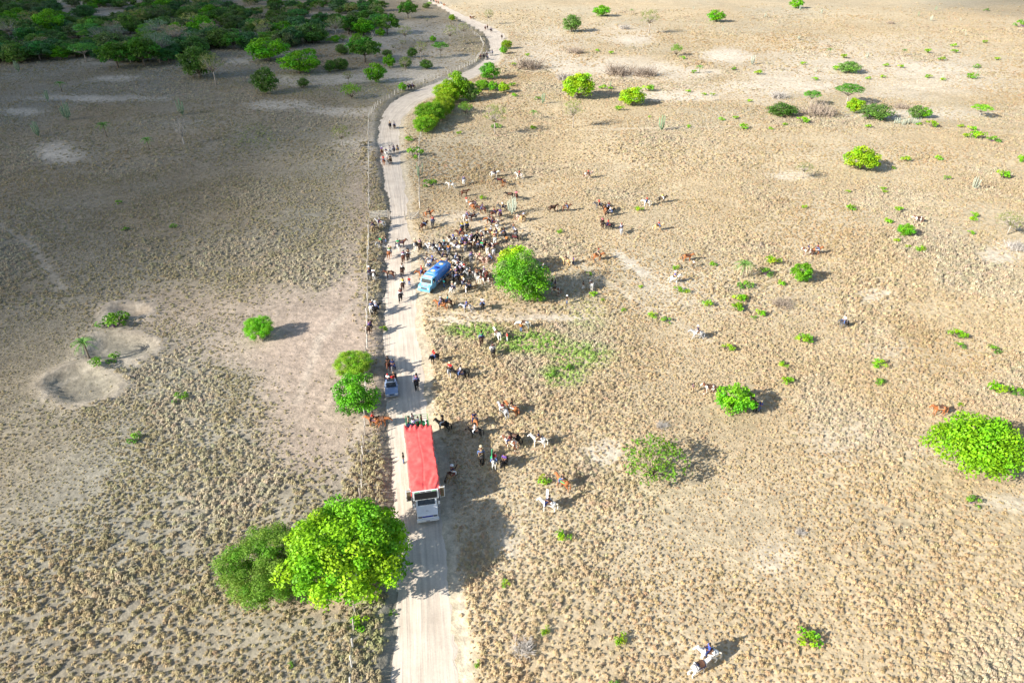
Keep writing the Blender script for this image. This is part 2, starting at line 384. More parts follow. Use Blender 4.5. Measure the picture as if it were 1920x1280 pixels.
for i, (n, r_, h_) in enumerate([(17, .25, .20), (15, .21, .26), (19, .30, .16), (13, .19, .13)]):
    me = tuft('tuft', n, r_, h_, 40+i, .030); me.materials.append(tm)
    tufts.append(bpy.data.objects.new('tuft_source', me))
def scatter(y0, y1, step):
    hw = lambda y: (960/ (cp/H*(818.6*0+ (CY-F*((y*sp-H*cp)/(y*cp+H*sp))) +178.6)))*1.14+6
    yy = np.arange(y0, y1, step); out = []
    for y in yy:
        w = hw(y); x = np.arange(-w, w, step)
        out.append(np.c_[x, np.full(len(x), y)])
    p = np.concatenate(out); return p+rng.uniform(-.48, .48, p.shape)*step
pts = np.concatenate([np.c_[scatter(24, 118, .56), np.full((len(scatter(24, 118, .56)), 1), .56)] if False else (lambda q: np.c_[q, np.full(len(q), s)])(scatter(a, b_, s)) for a, b_, s in ((22, 100, .43), (100, 175, .60), (175, 300, .92), (300, 600, 1.6))])
x, y, st = pts.T
rd, sd = road_dist(x, y); _, keep = soil(x, y, rd, sd)
leftf = (x < np.interp(y, RC[:, 1], RC[:, 0]))
n1 = fbm(x, y, 5, 21, 3); n2 = fbm(x, y, 38, 31, 3); n3 = fbm(x, y, 16, 41, 4)
dens = np.where(leftf, .58+.4*sstep(.36, .58, n1), .85+.3*sstep(.25, .55, n1))
dens = np.where(leftf, dens, dens*(.72+.36*sstep(.28, .52, fbm(x, y, 11, 55, 3)))*(.75+.25*sstep(.3, .5, fbm(x, y, 40, 65, 2))))
verge = leftf & (rd < 5.2) & (y < 200)
dens = np.where(verge, 1.0, dens)
dens = dens*sstep(560, 330, y)
sel = rng.random(len(x)) < dens*keep
x, y, st, rd, leftf, verge, n1, n2, n3, keep = [a[sel] for a in (x, y, st, rd, leftf, verge, n1, n2, n3, keep)]
px, py = PX(x, y)
c = np.where(leftf[:, None], np.array([.47, .405, .235]), np.array([.64, .51, .315]))
og = sstep(.5, .68, n2)[:, None]*np.where(leftf, .35, .75)[:, None]
c = c*(1-og)+np.array([.59, .43, .23])*og
pl = sstep(.55, .7, n3)[:, None]*.6; c = c*(1-pl)+np.array([.66, .58, .43])*pl
c = np.where(verge[:, None], np.array([.50, .42, .25]), c)
gr = np.zeros(len(x))
for cx, cy, rx, ry, s in ((1000,645,110,30,1),(885,622,80,20,1),(1085,665,80,34,.9),(1050,705,60,28,.8),(700,1180,40,60,.25),(480,260,60,30,.3),(1100,600,60,40,.3),(640,160,200,25,.3)):
    gr = np.maximum(gr, s*sstep(1.2, .4, np.hypot((px-cx)/rx, (py-cy)/ry)+(n3-.5)*1.2))
gr = (gr*(rng.random(len(x)) < .85))[:, None]; c = c*(1-gr)+np.array([.34, .52, .11])*gr
c = c*rng.uniform(.8, 1.15, (len(x), 1))*(1+rng.normal(0, .03, (len(x), 3)))
tcol = np.clip(c, 0, .9)
scl = (.6+.95*rng.random(len(x))**2)*(.3+1.4*n3)*np.where(leftf, 1.0+.35*sstep(90, 45, y), 1.0+.3*sstep(.45, .62, fbm(x, y, 22, 91, 3)))*(st/.43)**.72*.93*np.where(verge, 1.5, 1)*np.clip(.55+.5*keep, .6, 1)
me = bpy.data.meshes.new('tussock_points'); me.vertices.add(len(x))
zt = hgt(x, y); me.vertices.foreach_set('co', np.c_[x, y, zt].astype(np.float32).ravel())
zf = 1-.45*sstep(80, 260, y)
a = me.attributes.new('scl', 'FLOAT_VECTOR', 'POINT'); a.data.foreach_set('vector', np.c_[scl, scl, scl*zf].astype(np.float32).ravel())
a = me.attributes.new('rot', 'FLOAT', 'POINT'); a.data.foreach_set('value', rng.uniform(0, 6.28, len(x)).astype(np.float32))
a = me.attributes.new('idx', 'INT', 'POINT'); a.data.foreach_set('value', rng.integers(0, 4, len(x)).astype(np.int32))
a = me.attributes.new('tcol', 'FLOAT_COLOR', 'POINT'); a.data.foreach_set('color', np.c_[tcol, np.ones(len(x))].astype(np.float32).ravel())
print('tussocks', len(x))
tg = bpy.data.node_groups.new('tussock_scatter', 'GeometryNodeTree')
tg.interface.new_socket('Geometry', in_out='INPUT', socket_type='NodeSocketGeometry'); tg.interface.new_socket('Geometry', in_out='OUTPUT', socket_type='NodeSocketGeometry')
gi, go = tg.nodes.new('NodeGroupInput'), tg.nodes.new('NodeGroupOutput')
iop = tg.nodes.new('GeometryNodeInstanceOnPoints'); g2i = tg.nodes.new('GeometryNodeGeometryToInstance')
for o in tufts:
    oi = tg.nodes.new('GeometryNodeObjectInfo'); oi.inputs['Object'].default_value = o; oi.inputs['As Instance'].default_value = False
    tg.links.new(oi.outputs['Geometry'], g2i.inputs[0])
def na(nm, ty):
    n = tg.nodes.new('GeometryNodeInputNamedAttribute'); n.data_type = ty; n.inputs['Name'].default_value = nm; return n.outputs[0]
cx_ = tg.nodes.new('ShaderNodeCombineXYZ'); tg.links.new(na('rot', 'FLOAT'), cx_.inputs[2])
tg.links.new(gi.outputs[0], iop.inputs['Points']); tg.links.new(g2i.outputs[0], iop.inputs['Instance'])
iop.inputs['Pick Instance'].default_value = True; tg.links.new(na('idx', 'INT'), iop.inputs['Instance Index'])
tg.links.new(cx_.outputs[0], iop.inputs['Rotation']); tg.links.new(na('scl', 'FLOAT_VECTOR'), iop.inputs['Scale'])
tg.links.new(iop.outputs[0], go.inputs[0])
to = ob('tussock_grass', me, None, None, kind='stuff', label='dry straw coloured tussock grass covering the fields', category='grass')
md = to.modifiers.new('scatter', 'NODES'); md.node_group = tg

# ---- clouds high up, out of frame; their shade lies over the woodland side
def cloud(gx_, gy_, rx, ry, dens, alt=420, seed=0):
    off = alt/math.tan(R(SUN_EL)); cxw = gx_-off*math.sin(R(SUN_AZ)); cyw = gy_-off*math.cos(R(SUN_AZ))
    bm = bmesh.new(); bmesh.ops.create_icosphere(bm, subdivisions=5, radius=1)
    for v in bm.verts:
        n = fbm(np.array([v.co.x*50+seed]), np.array([v.co.y*50+v.co.z*30]), 25, 60, 3)[0]
        v.co *= .9+.2*n; v.co.z *= (.16 if v.co.z > 0 else .05)
    me = bpy.data.meshes.new('cloud'); bm.to_mesh(me); bm.free(); me.shade_smooth()
    m = bpy.data.materials.new('cloud_vapour'); m.use_nodes = True; nt = m.node_tree; b = nt.nodes['Principled BSDF']
    b.inputs['Base Color'].default_value = (.9, .9, .9, 1); b.inputs['Roughness'].default_value = 1; b.inputs['Specular IOR Level'].default_value = 0
    tc = nt.nodes.new('ShaderNodeTexCoord'); sx = nt.nodes.new('ShaderNodeVectorMath'); sx.operation = 'MULTIPLY'; sx.inputs[1].default_value = (1, 1, 0)
    nt.links.new(tc.outputs['Object'], sx.inputs[0]); ln = nt.nodes.new('ShaderNodeVectorMath'); ln.operation = 'LENGTH'; nt.links.new(sx.outputs[0], ln.inputs[0])
    n = nt.nodes.new('ShaderNodeTexNoise'); n.inputs['Scale'].default_value = 2.2; n.inputs['Detail'].default_value = 4; nt.links.new(sx.outputs[0], n.inputs['Vector'])
    ad = nt.nodes.new('ShaderNodeMath'); ad.operation = 'MULTIPLY_ADD'; ad.inputs[1].default_value = .5; nt.links.new(n.outputs[0], ad.inputs[0]); nt.links.new(ln.outputs['Value'], ad.inputs[2])
    r = nt.nodes.new('ShaderNodeMapRange'); r.interpolation_type = 'SMOOTHSTEP'; r.inputs['From Min'].default_value = 1.18; r.inputs['From Max'].default_value = .82
    r.inputs['To Min'].default_value = 0; r.inputs['To Max'].default_value = dens; nt.links.new(ad.outputs[0], r.inputs[0])
    nt.links.new(r.outputs[0], b.inputs['Alpha'])
    o = ob('cloud', me, None, m, kind='structure'); o.location = (cxw, cyw, alt); o.scale = (rx, ry, (rx+ry)/2)
cloud(-322, 250, 318, 430, .88)
cloud(440, 540, 170, 190, .3, seed=40)

# ================================================================ FENCES AND GATES
wood = mat('weathered_wood', (.42, .37, .31), .9, .35, 9); pale_wood = mat('pale_wood', (.62, .58, .52), .85, .2, 9)
wirem = mat('fence_wire', (.35, .33, .31), .5, metal=.7)
def fence(pxs, step, label, hpost=1.55, extra=True, bright=True):
    pts = [P(*p) for p in pxs]; d = [0]
    for a, b_ in zip(pts[:-1], pts[1:]): d.append(d[-1]+(b_-a).length)
    n = max(2, int(d[-1]/step)); tops = []
    root = empty('wire_fence', pts[0], 0, label=label, category='fence')
    base = []
    for i in range(n+1):
        t = d[-1]*i/n; j = max(0, min(len(d)-2, int(np.searchsorted(d, t))-1)); f_ = (t-d[j])/(d[j+1]-d[j])
        q = pts[j].lerp(pts[j+1], f_); q.x += rnd.uniform(-.08, .08); q.z = Z(q.x, q.y); base.append(q)
    posts = []
    for v in range(3):
        mb = MB(); lx, ly = rnd.uniform(-.09, .09), rnd.uniform(-.09, .09)
        mb.tube([(0, 0, -.25), (lx*.4, ly*.4, hpost*.5), (lx, ly, hpost)], [.105, .095, .075], 6); posts.append(mb.mesh('post'))
    for q in base:
        o = ob('post', posts[rnd.randrange(3)], root, wood if rnd.random() < .45 else pale_wood)
        o.location = q-pts[0]; o.rotation_euler = (0, 0, rnd.uniform(0, 6)); s_ = rnd.uniform(.88, 1.15); o.scale = (1, 1, s_)
    for hz in (.35, .7, 1.05, 1.38):
        mb = MB(); mb.tube([(q-pts[0])+Vector((0, 0, hz+rnd.uniform(-.03, .03))) for q in base], .012, 3, cap=False); mb.build('wire', wirem, root)
    return root
fence([(655,1330),(663,1180),(668,1100),(676,960),(684,800),(688,640),(690,520),(692,420)], 1.9, 'long fence of pale wooden posts and wire along the road verge before the gate')
fence([(692,392),(692,330),(691,260),(692,218),(708,198),(740,178),(790,158),(850,136),(890,118),(903,100),(907,85),(900,72),(886,62)], 2.6, 'wire fence following the bend of the road, beyond the gate')
fence([(787,392),(786,330),(786,270),(790,252)], 2.3, 'short straight wire fence ending at the roadside hedge trees')
def gate(pa, pb, hh, label, name, cat, mid=True, brace=False, posts=True):
    a, b_ = P(*pa), P(*pb); L = (b_-a).xy.length; root = empty(name, a, math.atan2(b_.y-a.y, b_.x-a.x), label=label, category=cat)
    pm = MB(); pm.box((0, 0, (hh+.25)/2-.1), (.17, .17, hh+.45), .02); pme = pm.mesh('post')
    for xx in ([0, L] if not mid else [0, L/2, L]):
        o = ob('post', pme, root, wood if posts else pale_wood); o.location = (xx, 0, 0)
    bd = MB(); bd.box((0, 0, 0), (L-.1 if not mid else L/2-.2, .045, .13), .006); bme = bd.mesh('rail')
    for z in np.linspace(.3, hh-.1, 5):
        for xx in ([L/2] if not mid else [L/4, 3*L/4]):
            o = ob('rail', bme, root, pale_wood); o.location = (xx, -.06, z); o.rotation_euler = (0, rnd.uniform(-.015, .015), 0)
    if brace:
        for s_ in (1, -1):
            br = MB(); br.tube([(.1, -.1, .3 if s_ > 0 else hh-.1), (L-.1, -.1, hh-.1 if s_ > 0 else .3)], .045, 4); br.build('brace', pale_wood, root)
gate((694,410),(728,410), 1.75, 'pale plank corral fence beside the road gateway, two panels wide', 'plank_fence', 'fence')
gate((769,413),(786,409), 1.7, 'pale wooden gate with crossed braces standing open by the fence corner', 'wooden_gate', 'gate', False, True)
for q, lb in (((731,412), 'thick gatepost at the end of the plank fence'), ((759,412), 'lone gatepost between the road and the braced gate')):
    pm = MB(); pm.tube([(0, 0, -.3), (.02, 0, 1), (.03, .02, 2.1)], [.15, .14, .12], 8); o = pm.build('gatepost', wood, None, label=lb, category='post'); o.location = P(*q)
# ================================================================ TREES AND BUSHES
bark = mat('bark', (.20, .16, .12), .9, .3, 6, bump=.5); pale_bark = mat('pale_bark', (.38, .33, .28), .9, .3, 6)
leafM = leafmat('leaf', trans=.25); fineM = leafmat('fine_leaf', trans=.45); drym = mat('dry_twig', (.30, .24, .19), .9, .3, 5); greym = mat('grey_twig', (.46, .42, .38), .9, .3, 5)
YG, GR, DG, OL, PG, BG = (.20, .44, .010), (.10, .38, .012), (.05, .17, .02), (.16, .24, .05), (.22, .36, .07), (.17, .47, .012)
def leaves(cent, nrm, size, g, asp=.55, jit=.7):
    """one bent leaf quad pair for each centre; nrm = preferred facing"""
    n = len(cent); nn = nrm+g.normal(0, jit, (n, 3)); nn /= np.linalg.norm(nn, axis=1)[:, None]+1e-9
    t = np.cross(nn, g.normal(0, 1, (n, 3))); t /= np.linalg.norm(t, axis=1)[:, None]+1e-9; bt = np.cross(nn, t)
    s = size*g.uniform(.65, 1.25, (n, 1)); a = t*s; b = bt*s*asp
    v = np.stack([cent-a, cent+b*1.0+nn*s*.12, cent+a, cent-b*1.0+nn*s*.12], 1).reshape(-1, 3)
    return v, np.arange(n*4).reshape(-1, 4)
def crown_blobs(R0, zc, rz, nb, br, g, low=-.35, flat=False):
    c = []; tries = 0
    while len(c) < nb and tries < 9000:
        tries += 1
        d = g.normal(0, 1, 3); d /= np.linalg.norm(d)
        if d[2] < low: continue
        k = g.uniform(.62, .9) if g.random() < .8 else g.uniform(.2, .6)
        p = d*np.array([R0, R0, rz])*k+np.array([0, 0, zc])
        r = br*g.uniform(.65, 1.25)
        if all(np.linalg.norm(p-q[0]) > (r+q[1])*.52 for q in c): c.append((p, r))
    return c
def make_tree(name, R0, zc, rz, nb, br, nl, ls, cols, seed, trunk_h=.25, tr=.035, low=-.35, asp=.55, jit=.7, shell=.75, fine=False, limbs=9, lobes=None, tb=None, squash=.85):
    """normalised tree (crown about 1 m wide): returns (trunk mesh, crown mesh)"""
    g = np.random.default_rng(seed); bl = []
    for (lx, ly, lz, ls_) in (lobes or [(0, 0, 0, 1)]):
        for p, r in crown_blobs(R0*ls_, zc*1.0, rz*ls_, max(3, int(nb*ls_**2)), br, g, low): bl.append((p+np.array([lx, ly, lz]), r))
    w = np.array([r**2 for _, r in bl]); cnt = np.maximum(3, (nl*w/w.sum())).astype(int)
    C, N, K = [], [], []
    for (p, r), n in zip(bl, cnt):
        d = g.normal(0, 1, (n, 3)); d /= np.linalg.norm(d, axis=1)[:, None]
        d[:, 2] = np.where(d[:, 2] < -.45, -d[:, 2], d[:, 2])
        rr = r*np.where(g.random(n) < shell, g.uniform(.75, 1.15, n), g.uniform(.2, .8, n))[:, None]
        C.append(p+d*rr*np.array([1, 1, squash])); N.append(d+np.array([0, 0, .35]))
        base = np.array(cols[g.integers(0, len(cols))])*g.uniform(.8, 1.2)
        tip = np.clip(.55+.55*(d[:, 2:3]), 0, 1)      # young leaves at the tips of each spray are yellower
        kk = base*(g.uniform(.75, 1.2, (n, 1)))*(1+np.array([.35, .12, 0])*tip*g.uniform(0, 1, (n, 1)))
        K.append(kk)
    C, N, K = np.concatenate(C), np.concatenate(N), np.concatenate(K)
    v, f = leaves(C, N, ls, g, asp, jit)
    cm = np_mesh('crown', v, f, np.repeat(np.clip(K, 0, .8), 4, 0), fineM if fine else leafM)
    mb = MB(); mb.tube([(0, 0, -.03), (.01, .01, trunk_h*.5), (0, .01, trunk_h)], [tr*1.25, tr, tr*.85], 8)
    idx = g.permutation(len(bl))[:limbs]
    for i in idx:
        p = bl[i][0]; m = np.array([0, 0.01, trunk_h])*.5+p*.5+np.array([0, 0, -.03])
        mb.tube([(0, .005, trunk_h*.92), tuple(m*.6+np.array([0, 0, trunk_h])*.4+np.array([0, 0, .01])), tuple(m), tuple(p)], [tr*.6, tr*.45, tr*.32, tr*.1], 5)
    return mb.mesh('trunk', True), cm
TK = {}
TK['broad'] = make_tree('broad', .46, .40, .34, 120, .080, 21000, .0135, [YG, YG, (.14, .38, .01), (.12, .36, .012), (.24, .44, .012)], 3, .2, .03, -.5, .6)
TK['broad2'] = make_tree('broad2', .36, .34, .27, 60, .085, 11000, .0165, [BG, (.20, .42, .01), (.17, .40, .01)], 8, .12, .03, -.4, .6, lobes=[(0, 0, 0, 1), (-.24, .04, -.04, .72), (.2, -.1, -.05, .7), (-.05, -.18, -.08, .62), (.24, .1, -.02, .5)])
TK['round'] = make_tree('round', .46, .40, .40, 56, .105, 6000, .022, [GR, GR, (.07, .26, .01), (.11, .34, .012)], 5, .12, .028, -.98)
TK['round_yg'] = make_tree('round_yg', .46, .34, .32, 50, .11, 4200, .028, [YG, (.28, .42, .01), (.22, .38, .012)], 15, .1, .03, -.9)
TK['round_s'] = make_tree('round_s', .46, .37, .36, 36, .125, 2800, .034, [BG, GR, (.15, .38, .014)], 25, .1, .03, -.95)
TK['mixed'] = make_tree('mixed', .42, .37, .37, 80, .09, 15000, .015, [GR, BG, BG, (.13, .40, .03), (.20, .33, .10)], 35, .1, .035, -.98, .5, lobes=[(0, 0, 0, 1), (-.08, .12, .05, .7), (.06, -.15, -.1, .7)])
TK['wispy'] = make_tree('wispy', .47, .30, .29, 150, .075, 36000, .0120, [(.20, .40, .05), (.15, .38, .03), (.24, .42, .06)], 45, .06, .018, -.85, .35, .9, .45, True, 26)
TK['feather'] = make_tree('feather', .47, .50, .16, 64, .08, 3400, .024, [(.15, .38, .05), (.11, .34, .05)], 55, .3, .02, -.3, .3, .5, .5, True, 18, squash=.45)
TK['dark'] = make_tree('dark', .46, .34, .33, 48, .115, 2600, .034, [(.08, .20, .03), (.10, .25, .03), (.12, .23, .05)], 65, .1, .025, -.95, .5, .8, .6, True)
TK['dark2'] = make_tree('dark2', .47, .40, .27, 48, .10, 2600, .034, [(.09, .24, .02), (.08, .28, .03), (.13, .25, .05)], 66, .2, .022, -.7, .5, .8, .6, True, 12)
TK['sparse'] = make_tree('sparse', .44, .62, .36, 60, .07, 900, .022, [(.24, .30, .09), (.28, .34, .12)], 75, .42, .02, -.5, .4, .9, .4, True, 40)
TK['shrub'] = make_tree('shrub', .46, .22, .2, 40, .10, 820, .028, [(.24, .44, .04), (.18, .40, .04)], 85, .04, .014, .0, .4, .9, .4, True, 22)
def bush_mesh(seed, cols, n=170):
    g = np.random.default_rng(seed); bl = [(np.array([g.normal(0, .22), g.normal(0, .22), g.uniform(.06, .38)]), g.uniform(.17, .26)) for _ in range(7)]
    C, N, K = [], [], []
    for p, r in bl:
        m = n//7; d = g.normal(0, 1, (m, 3)); d /= np.linalg.norm(d, axis=1)[:, None]; d[:, 2] = np.abs(d[:, 2])
        C.append(p+d*r*g.uniform(.6, 1.1, (m, 1))); N.append(d); K.append(np.array(cols[g.integers(0, len(cols))])*g.uniform(.75, 1.2, (m, 1)))
    v, f = leaves(np.concatenate(C), np.concatenate(N), .085, g); col = np.repeat(np.concatenate(K), 4, 0)
    mb = MB()
    for p, r in bl: mb.tube([(0, 0, -.05), tuple(p*.5), tuple(p)], [.03, .02, .008], 4, (.2, .15, .1))
    nv = len(v); v = np.r_[v, np.array(mb.v)]; me = bpy.data.meshes.new('bush')
    me.from_pydata(v.tolist(), [], [tuple(q) for q in f.tolist()]+[tuple(i+nv for i in q) for q in mb.f])
    a = me.color_attributes.new('col', 'FLOAT_COLOR', 'POINT'); cc = np.ones((len(v), 4), np.float32); cc[:nv, :3] = col; cc[nv:, :3] = (.2, .15, .1); a.data.foreach_set('color', cc.ravel())
    me.materials.append(leafM); return me
BUSH = [bush_mesh(100+i, [BG, (.20, .42, .012), (.26, .42, .012)] if i < 2 else [(.12, .34, .02), BG]) for i in range(4)]
def twig_mesh(seed, n, spread, up, m):
    g = np.random.default_rng(seed); mb = MB()
    for i in range(n):
        a = g.uniform(0, 6.28); b = np.array([math.cos(a), math.sin(a), 0])*g.uniform(0, .42)*spread
        d = np.array([math.cos(a), math.sin(a), 0])*g.uniform(-.05, .35)*spread+np.array([g.normal(0, .1), g.normal(0, .1), up*g.uniform(.4, 1)])
        mid = b+d*.55+g.normal(0, .03, 3); mb.tube([tuple(b), tuple(mid), tuple(b+d)], [.012, .008, .004], 3, cap=False)
        for _ in range(2):
            e = mid+g.normal(0, .13, 3)+np.array([0, 0, .06]); mb.tube([tuple(mid), tuple(e)], [.006, .003], 3, cap=False)
    return mb.mesh('thicket', False, m)
THICK = [twig_mesh(1, 120, 1, .38, drym), twig_mesh(2, 120, 1, .45, greym)]
def dead_tree(seed):
    g = np.random.default_rng(seed); mb = MB(); mb.tube([(0, 0, -.03), (.01, 0, .3)], [.03, .022], 6)
    for i in range(16):
        a = g.uniform(0, 6.28); e = np.array([math.cos(a)*g.uniform(.15, .42), math.sin(a)*g.uniform(.15, .42), g.uniform(.5, .95)]); m = e*.5+np.array([0, 0, .18])
        mb.tube([(.01, 0, .27), tuple(m), tuple(e)], [.016, .010, .004], 4, cap=False)
        for _ in range(5):
            q = m+(e-m)*g.uniform(.1, 1); mb.tube([tuple(q), tuple(q+g.normal(0, .1, 3)+np.array([0, 0, .06]))], [.006, .002], 3, cap=False)
    return mb.mesh('dead_tree', False, greym)
DEAD = [dead_tree(7), dead_tree(8)]
def palm_meshes(seed, dead=0):
    g = np.random.default_rng(seed); tk = MB(); prof = [(.16, -.1), (.13, .3), (.11, 1.0), (.10, 1.8), (.13, 2.3)]
    tk.lathe(prof, 9); fr = MB()
    for k in range(15):
        a = 2*math.pi*k/15+g.uniform(-.15, .15); el = g.uniform(.1, 1.2); pts = []
        for t in np.linspace(0, 1, 7):
            rr = 1.7*t*math.cos(el*(1-.3*t)); pts.append((rr*math.cos(a), rr*math.sin(a), 2.25+1.7*(t*math.sin(el)-.75*t*t)))
        fr.tube(pts, [.03, .026, .022, .018, .014, .01, .004], 3, (.2, .32, .08))
        for i in range(1, 7):
            p = Vector(pts[i]); d = (p-Vector(pts[i-1])).normalized(); sd = d.cross(Vector((0, 0, 1))).normalized()
            for q in (0, .5):
                p2 = Vector(pts[i-1]).lerp(p, 1-q)
                for s_ in (1, -1):
                    e = p2+sd*s_*.42*(1-.09*i)+d*.28-Vector((0, 0, .12))
                    w = d*.045; cc = tuple(np.array([.14, .34, .05])*g.uniform(.7, 1.3))
                    fr.add([p2-w, p2+w, e], [(0, 1, 2)], cc)
    dd = MB()
    for k in range(dead):
        a = 2*math.pi*k/dead+.3; pts = [(.1*math.cos(a), .1*math.sin(a), 2.2), (.6*math.cos(a), .6*math.sin(a), 2.0), (.9*math.cos(a), .9*math.sin(a), 1.3), (.95*math.cos(a), .95*math.sin(a), .7)]
        dd.tube(pts, [.04, .06, .07, .02], 4, (.55, .45, .28))
    return tk.mesh('trunk', True), fr.mesh('fronds'), (dd.mesh('dead_fronds') if dead else None)
PALM = [palm_meshes(1), palm_meshes(2, 7)]
def cactus_mesh(seed, n=9):
    g = np.random.default_rng(seed); mb = MB()
    mb.tube([(0, 0, -.05), (0, 0, .5)], [.10, .09], 8)
    for i in range(n):
        a = 2*math.pi*i/n+g.uniform(-.3, .3); r = g.uniform(.2, .65) if i else 0; z0 = g.uniform(.25, .7); z1 = g.uniform(1.5, 2.7)
        mb.tube([(0, 0, z0*.7), (r*.7*math.cos(a), r*.7*math.sin(a), z0), (r*math.cos(a), r*math.sin(a), z0+.35), (r*1.15*math.cos(a), r*1.15*math.sin(a), z1), (r*1.16*math.cos(a), r*1.16*math.sin(a), z1+.1)], [.05, .058, .06, .055, .02], 6)
    return mb.mesh('cactus', True)
CACT = [cactus_mesh(3), cactus_mesh(4, 12), cactus_mesh(6, 6)]
cactm = mat('cactus_skin', (.20, .29, .17), .7, .25, 5); cactp = mat('pale_cactus', (.36, .40, .32), .7, .25, 5)
palmfm = leafmat('palm_leaf', trans=.25); deadm = mat('dead_frond', (.52, .43, .28), .9)

def tree(kind, bx, by, wpx, label, group=None, hs=1.0, name='tree', tint=None, z=0, wy=None, rot=None):
    q = P(bx, by); W = wpx/S(by); root = empty(name, q, rnd.uniform(0, 6.28) if rot is None else rot, label=label, category='tree')
    if group: root['group'] = group
    root.scale = (W, W*(wy or 1), W*hs)
    tmh, cmh = TK[kind]
    ob('trunk', tmh, root, pale_bark if kind in ('sparse', 'feather', 'wispy') else bark); ob('crown', cmh, root, tint)
    return root
def one(name, me, bx, by, wm, label, cat, group=None, m=None, hs=1, ws=1):
    o = ob(name, me, None, m, label=label, category=cat); o.location = P(bx, by); o.rotation_euler = (0, 0, rnd.uniform(0, 6.28)); o.scale = (wm*ws, wm*ws, wm*hs)
    if group: o['group'] = group
    return o
# tree(kind, base x, base y, crown width px (on row of base), ...)
tree('broad', 656, 1088, 260, 'largest spreading tree with yellow green broad leaves overhanging the fence and road', hs=.75, rot=1.0)
tree('wispy', 512, 1086, 205, 'feathery fine leaved green shrub tree touching the largest yellow green tree', hs=.72, rot=2)
tree('round', 672, 770, 100, 'dense deep green tree by the fence across from the silver pickup', hs=.98, rot=.5)
tree('wispy', 664, 698, 82, 'pale feathery green shrub behind the deep green fence tree', hs=.8, tint=leafmat('fine_pale', (1.45, 1.35, .9), .45))
tree('wispy', 489, 633, 62, 'small round feathery tree alone on the bare dirt of the fenced field', hs=1.15, tint=leafmat('fine_bright', (1.0, 1.35, .6), .45))
tree('mixed', 978, 562, 124, 'big green tree with dense shade beside the crowd of riders', hs=1.05, rot=1)
tree('round_yg', 964, 512, 72, 'lime green tree growing behind the big shade tree by the crowd', hs=1.1)
tree('round_s', 1374, 770, 74, 'compact round green tree with a pinto horse at its foot', hs=1.0)
tree('broad2', 1812, 882, 176, 'wide sprawling bright green tree standing alone in the dry grass', hs=1.1, rot=0, wy=1.1)
tree('shrub', 1222, 893, 150, 'thin open green shrub letting the dry grass show through', hs=1.0)
tree('round_s', 1499, 527, 44, 'neat round green tree near the dead fronded palm', hs=1.1)
tree('round_yg', 1612, 318, 74, 'low domed yellow green tree alone on open grassland', hs=.8)
tree('round_yg', 1084, 184, 68, 'yellow green domed tree casting shade on pale sand, the larger of two', hs=.98)
tree('round_yg', 1184, 197, 56, 'yellow green domed tree, the smaller of two on pale sand', hs=.85)
tree('round_s', 1696, 442, 32, 'small round green tree with a pink and white horse nearby', hs=1.0)
tree('feather', 1836, 221, 42, 'flat topped bright green tree with a bare shaded foot', hs=.85, tint=leafmat('fine_lime', (1.6, 1.35, .5), .4))
tree('round_s', 1128, 31, 36, 'far dense green bush tree on the pale grass rise', hs=.7)
tree('round_s', 1342, 42, 37, 'far dense green bush tree beside a columnar cactus', hs=.75)
tree('dark', 1071, 60, 42, 'far grey green bushy tree with a long shadow', hs=1.0, tint=leafmat('fine_grey', (1.6, 1.4, 1.8), .4))
tree('round_yg', 1601, 212, 38, 'lime green tree in front of a flat topped feathery tree', hs=1.05)
tree('feather', 1586, 196, 58, 'flat topped feathery green tree behind the lime green tree', hs=.95)
tree('feather', 1519, 198, 40, 'small feathery pale tree standing in dead brush', hs=1.0)
tree('dark', 1714, 222, 30, 'half grey half green tree by the row of pale cactus stems', hs=1.1, tint=leafmat('fine_grey', (1.6, 1.4, 1.8), .4))
tree('round_s', 1733, 222, 24, 'bright green bush tree joined to a grey green one', hs=1.1)
tree('dark', 1640, 224, 66, 'grey green spiny thicket with pale cactus stems in it', hs=.6, tint=leafmat('fine_grey', (1.6, 1.4, 1.8), .4))
tree('dark', 1464, 216, 66, 'low dark green hedge like bush on pale sand', hs=.45)
tree('dark', 1590, 137, 48, 'grey olive bush with a small bright bush at its side', hs=.6, tint=leafmat('fine_grey', (1.6, 1.4, 1.8), .4))
tree('round_s', 1492, 16, 30, 'far green bush tree at the edge of the grassland', hs=.7)
tree('sparse', 1888, 440, 66, 'bare yellowish tree with almost no leaves', hs=.7)
tree('sparse', 1505, 334, 42, 'pale grey leafless tree on a sandy spot', hs=.75)
tree('sparse', 928, 254, 56, 'tall thin yellowish tree with sparse leaves by the hedge trees', hs=1.1)
tree('sparse', 1074, 240, 44, 'slender sparse lime tree in front of the two domed trees', hs=1.3)
tree('sparse', 643, 280, 44, 'thin sparse tree standing near the fence corner on pale ground', hs=1.1)
tree('sparse', 1216, 64, 46, 'thorn tree with bare spreading branches on the far grass', hs=1.0)
tree('sparse', 917, 47, 24, 'slim olive tree beside the far road', hs=1.2)
tree('shrub', 1268, 105, 28, 'open bright green shrub on far pale sand', hs=1.6)
DK2 = leafmat('scrub_grey', (1.5, 1.2, 1.6), .4)
HG2 = leafmat('hedge_fresh', (1.05, 1.15, .6), .4)
HG = leafmat('hedge_leaf', (1.45, 1.2, .5), .4)
